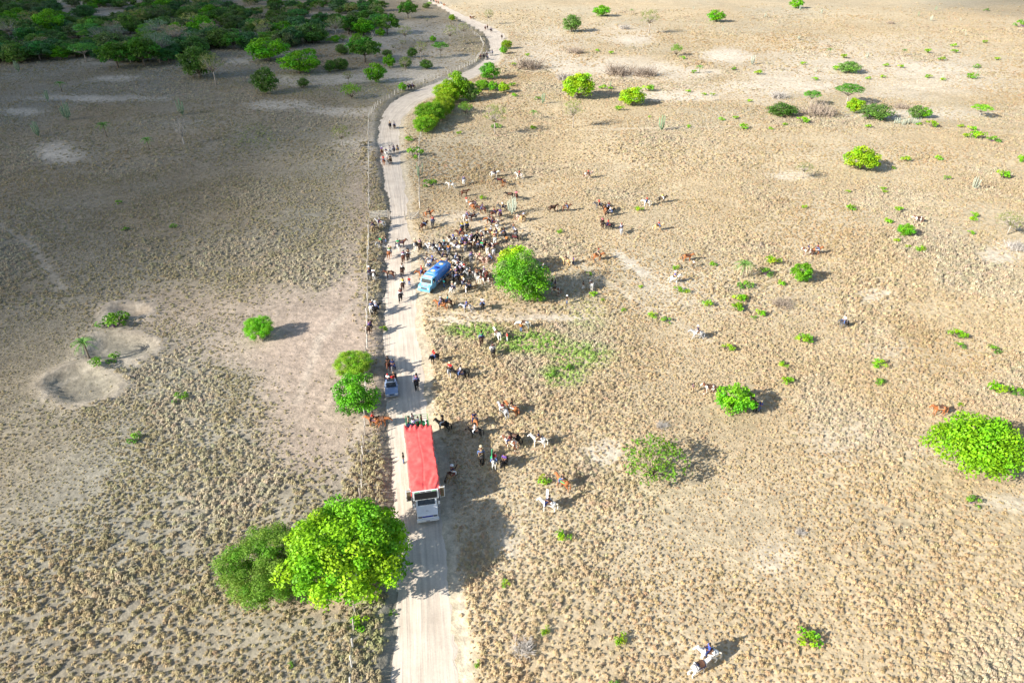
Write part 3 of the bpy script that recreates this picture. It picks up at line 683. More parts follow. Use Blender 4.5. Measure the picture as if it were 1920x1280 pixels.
for bx, by, w, lb in [(792,250,44,'low green bush at the near end of the roadside hedge'),(803,243,50,'green bush second along the roadside hedge'),(811,234,52,'green bush third along the roadside hedge'),(822,224,52,'green bush in the middle of the roadside hedge'),(829,214,50,'green bush past the middle of the roadside hedge'),(838,204,48,'green bush under the full hedge tree'),(846,194,46,'green bush touching the full hedge tree trunk'),(868,178,40,'green bush past the full hedge tree'),(880,168,34,'green bush at the far end of the roadside hedge'),(898,172,30,'yellowing bush on the scrub side of the hedge')]:
    tree('wispy', bx+rnd.uniform(-7, 7), by+rnd.uniform(-3, 3), w*rnd.uniform(.75, 1.3), lb, hs=rnd.uniform(.75, 1.15), tint=rnd.choice([HG, HG2, HG]))
tree('round', 856, 190, 62, 'full green tree rising out of the roadside hedge', hs=1.05, tint=leafmat('leaf_warm', (1.7, 1.0, 1), .35))
tree('dark', 882, 190, 34, 'grey green tree next to the hedge with pale trunk', hs=1.3, tint=leafmat('fine_grey', (1.6, 1.4, 1.8), .4))
tree('shrub', 873, 214, 36, 'thin bluish green shrub below the roadside hedge', hs=1.3)
tree('round', 918, 149, 44, 'dark green tree at the road where it narrows', hs=.85)
tree('round_yg', 945, 174, 25, 'small lime tree beside the shadowed scrub', hs=1.1)
tree('round_s', 925, 171, 22, 'little green tree left standing among scrub near the road', hs=1.1)
tree('wispy', 950, 92, 24, 'yellowish bush where the far road bends', hs=1.1, tint=HG)
tree('round_s', 944, 102, 16, 'bright green bush at the kink of the far road', hs=1.2)
tree('round_yg', 848, 40, 14, 'tiny lime tree at the side of the far road', hs=1.2)
ex = random.Random(9)
for i in range(46):
    while True:
        x, y = ex.uniform(560, 900), ex.uniform(4, 165)
        if y < 165-(x-640)*.16 and x < 905-max(0, y-30)*1.0 and not (x > 830 and y < 40): break
    kd = ex.choice(['dark', 'sparse', 'shrub', 'dark', 'round_s', 'sparse']); w = ex.uniform(12, 30)*(y+180)/290
    tree(kd, x, y, w, {'dark': 'dusty green scrub tree', 'sparse': 'thin half bare scrub tree', 'shrub': 'open light green scrub', 'round_s': 'little leafy green scrub tree'}[kd]+(' on the sandy clearing' if y > 70 else ' at the back of the sandy clearing'), 'scrub of the sandy clearing', hs=ex.uniform(.7, 1.1), tint=DK2 if kd == 'dark' else None)
# trees of the open wood beyond the fenced field
WG = 'trees of the open wood beyond the fenced field'
for kd, bx, by, w, lb, hs in [
 ('dark',500,176,44,'dark bushy tree standing forward of the wood on grass',1.2),('shrub',660,185,40,'pale green shrub on the grass before the fence bend',1.2),('round_s',505,114,72,'bright green spreading tree at the sunlit edge of the wood',.6),
 ('round_s',562,138,66,'bright green spreading tree beside another at the wood edge',.62),('dark2',685,117,58,'olive green spreading tree over pale ground',.9),('round_s',705,155,36,'dark round tree with shade on pale sand',1.05),
 ('round_s',730,127,22,'small dark green tree near the pale clearing',1.1),('dark2',727,65,46,'round topped green tree in the sunny clearing',.9),('dark2',765,35,34,'far green tree with pale stems at the clearing top',1),('feather',827,108,30,'small umbrella shaped tree above the road bend',1.1),
 ('dark',713,40,26,'dark green tree behind the sunny clearing',1.1),('round_s',673,92,28,'bright green tree between grey ones in the clearing',1),('dark',773,108,20,'dark little bush tree in the clearing',1),('round_s',755,171,14,'small dark bush beside the road fence',1.2),
 ('dark',620,135,22,'dusky shrub tree at the wood edge',1.1),('dark',645,132,18,'dusky small tree beside its twin',1.3),('dark',800,130,24,'grey bush near the fence bend',.8),('sparse',790,112,26,'thin tree in the sandy clearing',1.1),('sparse',760,82,28,'bare pale tree in the sandy clearing',1.0),('sparse',845,85,26,'thin yellowish tree inside the road bend',1.2),('sparse',870,72,22,'grey bare tree near the far fence',1.1),
 ('dark2',272,125,62,'flat crowned dark tree at the shaded wood edge with bare trunks',.95),('dark2',222,128,56,'thin trunked dark tree leaning at the shaded wood edge',.95),('dark',375,145,62,'purple grey bushy tree with dark base',1.0),('sparse',405,160,46,'leafless grey tree before the wood',1.1),('round_s',100,66,52,'brightest green tree deep inside the shaded wood',.9)]:
    tree(kd, bx, by, w*1.22, lb, hs=hs)
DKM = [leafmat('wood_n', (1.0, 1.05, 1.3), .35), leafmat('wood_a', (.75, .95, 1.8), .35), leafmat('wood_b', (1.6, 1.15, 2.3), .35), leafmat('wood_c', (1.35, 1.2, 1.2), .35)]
WOOD = []
wr = random.Random(77)
def in_wood(x, y):
    if y < 8: return x < 640
    if y > 122: return False
    if x < 330: return y > 5 and not (175 < x < 250 and 18 < y < 48)
    if x < 480: return y < 112 and not (380 < x < 480 and y > 95)
    return y < 100-(x-480)*.16 and x < 720 and not (560 < x < 660 and 25 < y < 60 and wr.random() < .6)
tries = 0
while len(WOOD) < 430 and tries < 60000:
    tries += 1; y = 2+118*wr.random()**1.1; x = wr.uniform(-60, 730)
    if not in_wood(x, y): continue
    sc = (y+180)/300
    if all(abs(x-a)/(17*sc)+abs(y-b)/(5*sc) > 1 for a, b in WOOD): WOOD.append((x, y))
WOOD.sort(key=lambda p: p[1])
kinds = [('dark', 'rounded'), ('dark2', 'flat crowned'), ('feather', 'feathery'), ('round_s', 'leafy'), ('sparse', 'thin bare')]
FARV, FARF, FARC = [], [], []; nfar = 0
for wi, (x, y) in enumerate(WOOD):
    i = wr.choices(range(5), [6, 2.5, 1.2, 1.0, 2.6])[0]; kd, kn = kinds[i]; ti = wr.randrange(4) if kd != 'round_s' else 0
    w = wr.uniform(34, 66)*(y+180)/290; Wm = w/S(y)
    size = 'small' if Wm < 8.5 else 'medium' if Wm < 10.5 else 'broad' if Wm < 12.5 else 'very broad'
    tone = ['deep green', 'bluish green', 'greyish', 'olive'][ti]
    where = 'at the sunlit end of the wood' if x > 455 else 'along the front edge of the shaded wood' if y > 88 else 'deep in the shaded wood' if y > 35 else 'at the back of the shaded wood'
    if wi < 265:                                  # the mass at the back reads as one wood
        me_ = TK[kd][1]; n_ = len(me_.vertices); co = np.empty(n_*3, np.float32); me_.vertices.foreach_get('co', co); co = co.reshape(-1, 3)
        cc_ = np.empty(n_*4, np.float32); me_.color_attributes['col'].data.foreach_get('color', cc_)
        q = P(x, y); a_ = wr.uniform(0, 6.28); c_, s_ = math.cos(a_), math.sin(a_)
        FARV.append(np.c_[(co[:, 0]*c_-co[:, 1]*s_)*Wm+q.x, (co[:, 0]*s_+co[:, 1]*c_)*Wm+q.y, co[:, 2]*Wm*.72+q.z]); FARF.append(np.arange(n_).reshape(-1, 4)+nfar); nfar += n_
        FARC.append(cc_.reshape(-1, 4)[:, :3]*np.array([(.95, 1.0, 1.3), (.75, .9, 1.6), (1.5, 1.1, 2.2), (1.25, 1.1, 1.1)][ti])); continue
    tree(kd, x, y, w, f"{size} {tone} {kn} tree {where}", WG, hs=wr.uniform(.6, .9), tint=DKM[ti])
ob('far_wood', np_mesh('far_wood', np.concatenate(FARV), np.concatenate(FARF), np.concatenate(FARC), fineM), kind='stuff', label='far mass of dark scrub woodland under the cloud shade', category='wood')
# thickets of dead brush
for bx, by, wpx, k, lb in [(992,128,48,0,'brown dead brush heap by the far roadside scrub'),(1058,150,32,1,'grey dead brush behind the larger domed tree'),(1160,140,52,0,'brown dead brush round a green bush on pale sand'),(1208,142,46,0,'brown dead brush next to the one with a green bush'),
 (1078,100,30,0,'dead brush clump with a green sprout on the far sand'),(1458,184,32,1,'purple grey dead brush by the flat topped trees'),(1690,203,26,0,'dry brush between the grey green thickets'),(1535,215,60,0,'low dead brush beneath the feathery pale tree'),(1170,55,20,1,'little grey dead brush on far grass'),(1670,45,14,0,'tiny dead brush on the far slope'),(1905,468,40,1,'bare grey shrub below the yellowish leafless tree'),(980,1218,44,1,'pale grey dry shrub in the near dry grass'),(1465,572,36,0,'yellowish dry shrub among green bushes'),(1500,1000,20,1,'grey dry weed clump in the grass'),(1240,800,24,1,'grey weed clump beyond the open green shrub'),(570,120,40,1,'grey bare brush among the bright wood edge trees'),(540,62,40,1,'grey bare brush inside the wood'),(650,50,36,1,'grey leafless brush at the clearing'),(480,75,36,1,'pale leafless brush in the sunlit wood')]:
    W = wpx/S(by); o = one('dead_brush', THICK[k], bx, by, W, lb, 'shrub', hs=.9); 
for bx, by, w, lb in [(98,318,24,'pale leafless tree on a white sand patch'),(590,75,20,'white bleached dead tree in the wood edge'),(835,63,16,'grey dead tree inside the far road bend'),(1334,190,14,'small dead tree on pale sand'),(1292,188,10,'tiny dead tree on pale sand'),(345,270,44,'faint bare tree in the shaded grass'),(700,75,14,'small bleached dead tree in the clearing')]:
    one('dead_tree', DEAD[0 if w > 15 else 1], bx, by, w/S(by), lb, 'tree', hs=1.1)
PM = [((1392,521,1.25),1,'palm with a skirt of dead fronds among green bushes'),((1311,138,1.15),0,'palm on far pale sand beside a columnar cactus'),((1554,104,1.1),0,'tall thin palm on the far pale slope'),((1694,104,1.0),0,'broad headed palm on the far pale slope'),((1001,224,1.05),0,'small palm standing beyond the sparse yellowish tree'),((117,172,1.3),0,'palm in the shaded grass before the wood'),((200,256,1.5),0,'tall palm like tree in the shaded grass beside a cactus'),((280,280,1.2),0,'thin leaning palm in the shaded grass'),((168,672,1.25),0,'palm growing at the edge of a scraped hollow'),((1184,26,1,),0,'far small palm near the dense green bush tree')]
for (bx, by, s_), k, lb in PM:
    r = empty('palm_tree', P(bx, by), rnd.uniform(0, 6), s_, label=lb, category='palm'); a, b_, d_ = PALM[k]
    ob('trunk', a, r, bark); ob('fronds', b_, r, palmfm)
    if d_: ob('dead_fronds', d_, r, deadm)
CT = [(1540,26,1.1,1,0),(1497,76,.95,1,1),(1500,20,1.3,1,0),(1722,30,1.0,0,2),(1745,40,1.2,1,1),(1754,20,1.1,0,2),(1800,40,.8,1,2),(1354,60,1.2,1,2),(1410,122,1.5,1,1),(1434,34,1.2,1,0),(1030,58,.8,1,2),(1240,245,1.7,0,1),(960,402,1.55,1,1),(786,335,1.6,0,2),(1827,355,1.3,1,0),(1144,164,.9,0,2),(128,225,2.0,0,1),(72,256,1.6,0,1),(342,216,1.9,0,1),(90,190,1.5,0,0),(35,135,1.6,0,1),(1625,110,1.1,1,2),(1528,136,1.0,1,2),(1765,150,1.1,1,2),(1830,148,1.2,0,2),(1810,68,.8,1,2),(1645,224,1.6,1,1),(1300,18,.8,1,2),(1018,195,1.5,0,0)]
for i in range(14): CT.append((1676+i*3.6+rnd.uniform(-1, 1), 233+rnd.uniform(-1, 2), .75, 1, 2))
for bx, by, s_, pale, k in CT:
    z_ = 'on the far pale grassland' if by < 160 else ('in the cloud shaded grass' if bx < 400 else ('in a dense row of grey stems' if 1670 < bx < 1735 and by > 230 else 'in the dry field'))
    lb = f"{'pale' if pale else 'green'} {'many stemmed' if k == 1 else 'slim' if k == 2 else 'candelabra'} columnar cactus {z_}"
    special = {(960,402): 'pale many stemmed cactus among the riders beyond the crowd', (786,335): 'slim green cactus beside the short straight fence', (1240,245): 'green bushy cactus past the two domed trees', (1827,355): 'pale candelabra cactus alone with a long shadow', (1902,470): 'pale many stemmed cactus below the bare yellowish tree'}
    lb = special.get((bx, by), lb)
    one('columnar_cactus', CACT[k], bx, by, s_, lb, 'cactus', 'columnar cacti of the dry grassland', cactp if pale else cactm, hs=1.0)
# small bright bushes
BS = [(1395,560,14,1),(1383,575,16,1),(1385,560,22,0),(1382,580,20,0),(1426,588,18,0),(1415,595,10,2),(1505,636,28,0),(1325,571,18,0),(1272,545,16,0),(1287,548,12,1),(1266,503,13,0),(1337,496,13,0),(1447,490,24,1),(1436,512,22,2),(1465,532,14,0),(1397,537,22,2),(1202,538,9,1),(1169,582,10,0),(1224,592,16,1),(1246,601,17,2),(1366,655,20,1),(1468,684,17,0),(1478,716,22,0),(1114,553,16,0),(1130,563,8,1),(1197,393,14,1),(1596,391,16,0),(1686,394,15,0),(1665,415,15,0),(1722,468,18,0),(1680,452,12,1),(1703,463,10,1),(1825,404,14,0),(1825,412,14,0),(1820,438,11,0),(1657,355,11,0),(1658,360,9,1),(1590,360,9,1),(1507,389,10,1),(1696,300,16,1),(1760,298,13,0),(1675,316,8,1),(1912,300,18,0),(1880,330,22,0),(1777,335,11,2),(1862,263,18,2),(1830,256,22,0),(1812,256,13,1),(1822,242,15,0),(1800,238,10,1),(1746,236,18,1),(1722,234,9,0),(1627,238,10,0),(1505,228,20,0),(1472,234,9,0),(1445,242,8,1),(1395,240,15,0),(1353,224,11,0),(1380,222,11,0),(1290,238,9,0),(1160,205,14,0),(1218,220,6,1),(1130,165,14,0),(1145,167,9,0),(1215,168,20,0),(1290,172,9,0),(1320,178,9,1),(1335,178,9,1),(1405,190,9,0),(1420,138,14,1),(1300,136,10,0),(1375,130,11,2),(1280,110,10,0),(1147,100,10,0),(1120,96,8,1),(990,105,9,0),(965,122,10,1),(1505,120,10,0),(1568,130,14,0),(1583,108,12,1),(1660,124,10,0),(1688,126,10,1),(1740,98,12,0),(1765,112,12,1),(1790,98,12,0),(1787,87,10,0),(1845,80,9,1),(1850,20,8,2),(1740,145,12,1),(1768,150,10,1),(1822,145,18,0),(1832,126,12,2),(1870,112,10,1),(1655,145,9,0),(1627,148,9,0),(1528,150,10,0),(1918,48,20,2),
 (1796,630,28,0),(1801,648,15,2),(1865,655,20,2),(1647,684,24,0),(1648,716,19,2),(1868,728,32,0),(1908,737,22,2),(1800,759,10,1),(1820,940,22,2),(1055,1003,26,0),(1160,1198,24,1),(1512,1195,40,0),(1020,1182,18,1),(894,1245,14,0),(1150,1285,20,2),(1035,700,16,2),(1065,690,18,2),(1020,900,22,1),(948,1094,16,1),
 (675,1168,30,0),(545,1245,12,2),(255,822,22,2),(345,745,24,2),(215,608,36,2),(222,600,30,2),(180,680,26,2),(215,672,24,2),(235,430,12,2),(325,425,12,2),(222,380,10,2),(720,618,14,1),(735,1150,14,2),(905,372,12,0),(768,262,14,0),(776,290,26,2),(788,245,12,0),(810,345,22,2),(860,250,10,1),(930,238,16,2),(1000,240,12,1),(965,180,10,0),(895,175,14,0),(960,160,12,0),(1010,186,10,2),(1048,435,11,0),(1105,515,10,1)]
LM = [((1392,515),'palm with dead fronds'),((1374,760),'round tree with the pinto horse'),((1500,515),'neat round tree'),((1612,305),'low domed yellow tree'),((1084,175),'larger domed tree'),((1184,190),'smaller domed tree'),((1696,435),'small round tree'),((1822,850),'wide sprawling tree'),((975,540),'big shade tree'),((1836,215),'flat topped bright tree'),((1222,870),'open thin shrub'),((1600,200),'lime tree before the feathery one'),((1311,130),'palm on far sand'),((1694,95),'broad headed far palm'),((1320,1240),'two white horses'),((648,1060),'largest yellow green tree'),((820,225),'roadside hedge'),((165,700),'scraped hollows')]
for bx, by, w, k in BS:
    lm = min(LM, key=lambda q: ((q[0][0]-bx)/1.0)**2+((q[0][1]-by)*1.8)**2)
    d = math.hypot(lm[0][0]-bx, (lm[0][1]-by)*1.8)
    W = w/S(by)
    size = 'tiny' if W < 1.1 else 'small' if W < 1.9 else 'low wide'
    colr_ = {0: 'bright green', 1: 'yellowish green', 2: 'dull green'}[k]
    where = f"near the {lm[1]}" if d < 130 else 'out in the open dry grass'
    m = {0: None, 1: leafmat('bush_yellow', (1.35, 1.1, 1.6), .4), 2: leafmat('bush_dull', (1.1, .85, 2.2), .4)}[k]
    one('bush', BUSH[rnd.randrange(2) if k != 2 else 2+rnd.randrange(2)], bx, by+w*.15, W*1.12, f"{size} {colr_} bush {where}", 'bush', 'small green bushes of the dry fields', m, hs=rnd.uniform(.8, 1.05))
# ================================================================ VEHICLES
white_paint = mat('white_paint', (.78, .79, .80), .35, .05, 3, .5, coat=.4); silver = mat('silver_paint', (.26, .35, .52), .3, .04, 3, .5, .3, .5)
blue_paint = mat('blue_paint', (.03, .20, .62), .4, .12, 2.5, .5, coat=.2); sky_paint = mat('light_blue_paint', (.11, .42, .66), .4, .15, 2.5, .5, coat=.2)
black_m = mat('matt_black', (.012, .012, .013), .7); rubber = mat('tyre_rubber', (.03, .03, .03), .9, .2, 10); rimm = mat('wheel_rim', (.45, .45, .46), .4, metal=.6)
glass = mat('dark_glass', (.02, .025, .03), .08, spec=.6); chrome = mat('bumper_white', (.75, .76, .78), .3, spec=.5); grille_blue = mat('grille_blue', (.03, .05, .35), .4)
tarp_red = mat('red_tarpaulin', (.86, .10, .09), .5, .10, 1.6, .35); dark_grey = mat('chassis_grey', (.09, .09, .095), .7); green_steel = mat('green_steel', (.05, .30, .10), .55)
lampm = mat('lamp_glass', (.8, .8, .78), .15, spec=.6); lamp_dark = mat('headlamp_glass', (.12, .13, .16), .12, spec=.6); speaker_m = mat('speaker_mesh', (.16, .12, .07), .8, .5, 14); plate_m = mat('plate_grey', (.35, .36, .37), .6)
yellow_print = mat('yellow_print', (.75, .62, .12), .5); red_print = mat('red_print', (.62, .12, .07), .5); white_print = mat('white_print', (.78, .78, .75), .5)
def wheel(parent, x, y, z, r, w):
    side = 1 if y > 0 else -1
    mb = MB(); mb.lathe([(r*.62, -w/2), (r*.94, -w/2), (r, -w*.3), (r, w*.3), (r*.94, w/2), (r*.62, w/2)], 18, (0, 0, 0), 'y'); o = mb.build('wheel', rubber, parent, True); o.location = (x, y, z)
    mb = MB(); mb.lathe([(r*.62, -w*.42), (r*.62, w*.42), (r*.3, w*.46), (r*.12, w*.5)], 14, (0, 0, 0), 'y'); q = mb.build('rim', rimm, o); q.scale = (1, side, 1)
def prism(name, prof, w, m, parent, bev=.04, taper=None, smooth=False):
    """side profile (x,z) swept across the width w, edges bevelled"""
    bm = bmesh.new(); L = [bm.verts.new((x, -w/2*(taper(x, z) if taper else 1), z)) for x, z in prof]; Rr = [bm.verts.new((x, w/2*(taper(x, z) if taper else 1), z)) for x, z in prof]
    bm.faces.new(L); bm.faces.new(Rr[::-1]); n = len(prof)
    for i in range(n): bm.faces.new((L[i], Rr[i], Rr[(i+1) % n], L[(i+1) % n])[::-1])
    bmesh.ops.recalc_face_normals(bm, faces=bm.faces[:])
    if bev: bmesh.ops.bevel(bm, geom=bm.edges[:], offset=bev, segments=2, affect='EDGES', profile=.6)
    me = bpy.data.meshes.new(name); bm.to_mesh(me); bm.free()
    return ob(name, me, parent, m)
def panel(name, quad, m, parent, th=.02):
    """thin plate on four corner points, real thickness along its normal"""
    q = [Vector(p) for p in quad]; n = (q[1]-q[0]).cross(q[3]-q[0]).normalized()*th; mb = MB()
    mb.add([*q, *[p+n for p in q]], [(3, 2, 1, 0), (4, 5, 6, 7), (0, 1, 5, 4), (1, 2, 6, 5), (2, 3, 7, 6), (3, 0, 4, 7)]); return mb.build(name, m, parent)

def dusty(m, amt, col=(.42, .33, .24)):
    nt = m.node_tree; b = nt.nodes['Principled BSDF']; lk = b.inputs['Base Color'].links; mx = nt.nodes.new('ShaderNodeMix'); mx.data_type = 'RGBA'
    if lk: nt.links.new(lk[0].from_socket, mx.inputs[6])
    else: mx.inputs[6].default_value = b.inputs['Base Color'].default_value
    mx.inputs[7].default_value = (*col, 1); tc = nt.nodes.new('ShaderNodeTexCoord'); n = nt.nodes.new('ShaderNodeTexNoise'); n.inputs['Scale'].default_value = 1.7; n.inputs['Detail'].default_value = 8; n.inputs['Roughness'].default_value = .7
    nt.links.new(tc.outputs['Object'], n.inputs['Vector']); r = nt.nodes.new('ShaderNodeMapRange'); r.inputs['From Min'].default_value = .4; r.inputs['From Max'].default_value = .75; r.inputs['To Max'].default_value = amt
    nt.links.new(n.outputs[0], r.inputs[0]); nt.links.new(r.outputs[0], mx.inputs[0]); nt.links.new(mx.outputs[2], b.inputs['Base Color'])
for m_, a_ in ((white_paint, .12), (silver, .25), (blue_paint, .3), (sky_paint, .45), (chrome, .15), (rubber, .6)): dusty(m_, a_)
dusty(tarp_red, .5, (.88, .24, .20))
# ---- sound truck under the red tarpaulin
zt = 4.2; fa, fb = G(797, 917, zt), G(783, 798, zt)
L = (fa-fb).xy.length; hd = math.atan2(fa.y-fb.y, fa.x-fb.x)
tr = empty('sound_truck', (fb.x, fb.y, 0.03), hd, label='long white sound truck covered by a red tarpaulin on the dirt road', category='truck')
W2 = 1.58                                  # half width of the body; x runs forward from the tarp's rear edge
mb = MB(); mb.box((L/2-.2, 0, 2.35), (L-.5, 2*W2-.16, 3.3), .05); body = mb.build('body', mat('body_panel', (.30, .29, .30), .7, .35, 1.2), tr)
mb = MB(); mb.box((L/2-.6, 0, .75), (L+2.6, .95, .32), .03); mb.build('chassis', dark_grey, tr)
for x in np.linspace(.6, L-.8, 7):           # upright ribs and speaker doors on both flanks
    for s_ in (1, -1):
        mb = MB(); mb.box((x, s_*(W2-.03), 2.35), (.12, .09, 3.2), .01); mb.build('side_rib', dark_grey, body)
for x in np.linspace(1.3, L-1.6, 6):
    for s_ in (1, -1):
        mb = MB(); mb.box((x, s_*(W2-.055), 2.2), (1.0, .06, 2.5), .02); mb.build('speaker_panel', speaker_m, body)
nxg, nyg = 96, 48; v = []; f = []
g = np.random.default_rng(4)
for i in range(nxg):
    u = i/(nxg-1); x = -.05+u*(L+.12)
    hw = W2+.05+.05*math.sin(u*9+1)+.03*math.sin(u*23)
    drop = .32+.22*vnoise(np.array([u*30.]), np.array([2.]), 3, 5)[0]
    for j in range(nyg):
        t = j/(nyg-1)*2-1; a = abs(t)
        if a < .86: yy = t/.86*hw; z = zt+.10*(1-(t/.86)**2)
        else: yy = math.copysign(hw+.03*(a-.86)/.14, t); z = zt-drop*(a-.86)/.14*2.2
        n = fbm(np.array([x*1.0]), np.array([yy*1.4]), 2.6, 9, 3)[0]-.5
        z += .40*n+.10*(vnoise(np.array([x*1.6]), np.array([yy*.5]), .9, 35)[0]-.5)
        z -= .055*math.exp(-((yy+.12*math.sin(x*.7))/.08)**2)*(.3+.7*vnoise(np.array([x]), np.array([3.]), 1.1, 37)[0])                      # seam sagging along the middle
        fd = max(0, 1-u/.10); z += fd*.55*(vnoise(np.array([yy*2.2+x*.35]), np.array([x*.25]), .42, 31)[0]-.5)      # gathered folds at the rear
        fr_ = max(0, (u-.72)/.28); z += fr_*.34*(vnoise(np.array([x*1.0+yy*2.4]), np.array([x*.3-yy*.2]), .75, 33)[0]-.5)*(1.2 if yy > .1 else .6)   # diagonal pulls at the front corner
        z += .035*math.sin(x*3.1+1.5*math.sin(yy*2))*math.exp(-((x-L*.45)/2.5)**2)+.03*math.sin((x*.9-yy*1.7)*2.0)*fr_
        z -= .22*max(0, (u-.93)/.07)**2
        if a >= .86: z += .07*math.sin(x*5+2*math.sin(x*1.3))*.6; yy += .05*math.sin(x*6.1+j)
        v.append((x, yy, z))
for i in range(nxg-1):
    for j in range(nyg-1): k = i*nyg+j; f.append((k, k+nyg, k+nyg+1, k+1))
tarp = ob('tarpaulin', np_mesh('tarpaulin', v, f, None, None, True), tr, tarp_red, label='wrinkled red tarpaulin over the truck body'); sm = tarp.modifiers.new('thick', 'SOLIDIFY'); sm.thickness = .02; sm.offset = -1
# front bulkhead with the black screen
xf = L+.12
mb = MB(); mb.box((xf+.02, 0, 3.48), (.10, 2.86, 1.36), .02); bh = mb.build('screen_frame', white_paint, tr)
mb = MB(); mb.box((xf+.085, 0, 3.42), (.06, 2.52, .98), .01); mb.build('screen', black_m, bh)
for y in (-.95, -.32, .32, .95):
    mb = MB(); mb.box((xf+.085, y, 4.03), (.05, .5, .09), .01); mb.build('lamp_bar', dark_grey if abs(y) < .5 else green_steel, bh)
for s_ in (1, -1):
    wing = empty('tmp'); COL.objects.unlink(wing); bpy.data.objects.remove(wing)
    mb = MB(); mb.box((xf-.25, s_*1.86, 3.4), (.16, .62, 1.55), .02); w_ = mb.build('wing_speaker', white_paint, tr)
    mb = MB(); mb.box((xf-.16, s_*1.86, 3.4), (.05, .44, 1.35), .01); mb.build('speaker_grille', speaker_m, w_)
    mb = MB(); mb.box((xf-.25, s_*1.86, 4.185), (.12, .42, .03)); mb.build('grille_top', speaker_m, w_)
    mb = MB(); mb.box((xf-.5, s_*1.72, 3.9), (.7, .06, .06)); mb.build('bracket', white_paint, w_)
# cab
xc = L-.85; cw = 2.42
cab = prism('cab', [(xc-.1, .75), (xc+2.15, .62), (xc+2.2, 1.0), (xc+2.12, 1.42), (xc+1.12, 1.98), (xc+.70, 2.68), (xc+.5, 2.79), (xc-.1, 2.80)], cw, white_paint, tr, .07, lambda x, z: 1-.06*max(0, (z-1.9))-.03*max(0, x-xc-1.3))
panel('windscreen', [(xc+1.10, -.98, 2.04), (xc+1.10, .98, 2.04), (xc+.74, .93, 2.64), (xc+.74, -.93, 2.64)], glass, cab, .035)
for s_ in (1, -1):
    panel('side_window', [(xc+.1, s_*1.165, 2.62), (xc+.6, s_*1.165, 2.62), (xc+.92, s_*1.19, 2.05), (xc+.1, s_*1.20, 2.02)][::s_], glass, cab, -.035)
    mb = MB(); mb.box((xc+2.17, s_*.86, 1.27), (.08, .44, .2), .02); mb.build('headlight', lamp_dark, cab)
    mb = MB(); mb.box((xc+1.25, s_*1.42, 2.3), (.1, .22, .46), .03); mr_ = mb.build('mirror', white_paint, cab)
    mb = MB(); mb.tube([(xc+1.2, s_*1.18, 2.2), (xc+1.25, s_*1.36, 2.25)], .02, 5); mb.build('mirror_arm', dark_grey, mr_)
    mb = MB(); mb.lathe([(.09, 0), (.09, .05), (.05, .07)], 12, (xc+2.30, s_*.33, .86), 'x'); mb.build('fog_light', lampm, cab)
    mb = MB(); mb.box((xc+.75, s_*1.235, 1.65), (.16, .03, .05), .008); mb.build('door_handle', dark_grey, cab)
mb = MB(); mb.box((xc+2.17, 0, 1.28), (.07, 1.24, .17), .02); mb.build('grille', grille_blue, cab)
mb = MB(); mb.box((xc+2.2, 0, .82), (.28, 2.5, .40), .09); mb.build('bumper', chrome, cab)
mb = MB(); mb.box((xc+2.36, 0, .80), (.03, .40, .13)); mb.build('number_plate', plate_m, cab)
mb = MB(); mb.tube([(xc+1.75, -.14, 1.735), (xc+1.73, .0, 1.755), (xc+1.78, .13, 1.715)], .018, 5); mb.build('hood_emblem', dark_grey, cab)
for s_ in (-.45, .35):
    mb = MB(); mb.tube([(xc+1.13, s_, 2.06), (xc+.95, s_+.3, 2.38)], .014, 4); mb.build('wiper', black_m, cab)
for x in (L+.55, 1.2, 2.5):
    for s_ in (1, -1): wheel(tr, x, s_*1.08, .50, .52, .34 if x > L else .56)
# rear deck with green railing
dz = 2.95
mb = MB(); mb.box((-1.25, 0, dz-.08), (2.5, 2.9, .14), .02); dk = mb.build('rear_deck', green_steel, tr)
mb = MB(); mb.box((-1.2, 0, 1.9), (2.3, 2.7, 1.9), .04); mb.build('rear_box', dark_grey, tr)
for z in (.35, .7, 1.05):
    mb = MB(); mb.tube([(-.1, 1.4, dz+z), (-2.42, 1.4, dz+z), (-2.42, -1.4, dz+z), (-.1, -1.4, dz+z)], .03, 5, cap=True); mb.build('rail', green_steel, dk)
for q in [(-.1, 1.4), (-1.2, 1.4), (-2.42, 1.4), (-2.42, .45), (-2.42, -.45), (-2.42, -1.4), (-1.2, -1.4), (-.1, -1.4)]:
    mb = MB(); mb.tube([(*q, dz), (*q, dz+1.08)], .035, 5); mb.build('rail_post', green_steel, dk)
mb = MB(); mb.box((-.55, -1.0, dz+.55), (.7, .75, 1.1), .04); o = mb.build('loudspeaker', mat('dark_navy', (.02, .025, .06), .5), None, label='dark loudspeaker box on the rear deck of the sound truck', category='speaker'); o.location = tr.location; o.rotation_euler = tr.rotation_euler
def truck_pt(x, y, z):
    return Vector(tr.location)+Matrix.Rotation(hd, 3, 'Z') @ Vector((x, y, z))

# ---- silver pickup
pa, pb = G(735, 741, .6), G(732, 703, .6); hp = math.atan2(pa.y-pb.y, pa.x-pb.x)
pk = empty('pickup_truck', (pa.x, pa.y, .03), hp, label='silver pickup truck with passengers in its open bed', category='pickup')
pk.scale = (1.08, 1.08, 1.08)
tp = lambda x, z: 1-.28*max(0, z-.95)
pbody = prism('body', [(-4.3, .42), (.0, .38), (.05, .62), (-.06, .80), (-1.18, 1.0), (-2.25, 1.0), (-2.3, .98), (-4.3, .98)], 1.68, silver, pk, .06)
pcab = prism('cab', [(-1.15, .97), (-1.72, 1.47), (-2.35, 1.5), (-2.55, 1.0)], 1.56, silver, pk, .05, tp)
panel('windscreen', [(-1.16, -.66, 1.04), (-1.16, .66, 1.04), (-1.68, .60, 1.46), (-1.68, -.60, 1.46)], glass, pcab, .03)
panel('sunroof', [(-1.8, -.5, 1.495), (-1.8, .5, 1.495), (-2.3, .48, 1.515), (-2.3, -.48, 1.515)], glass, pcab, .02)
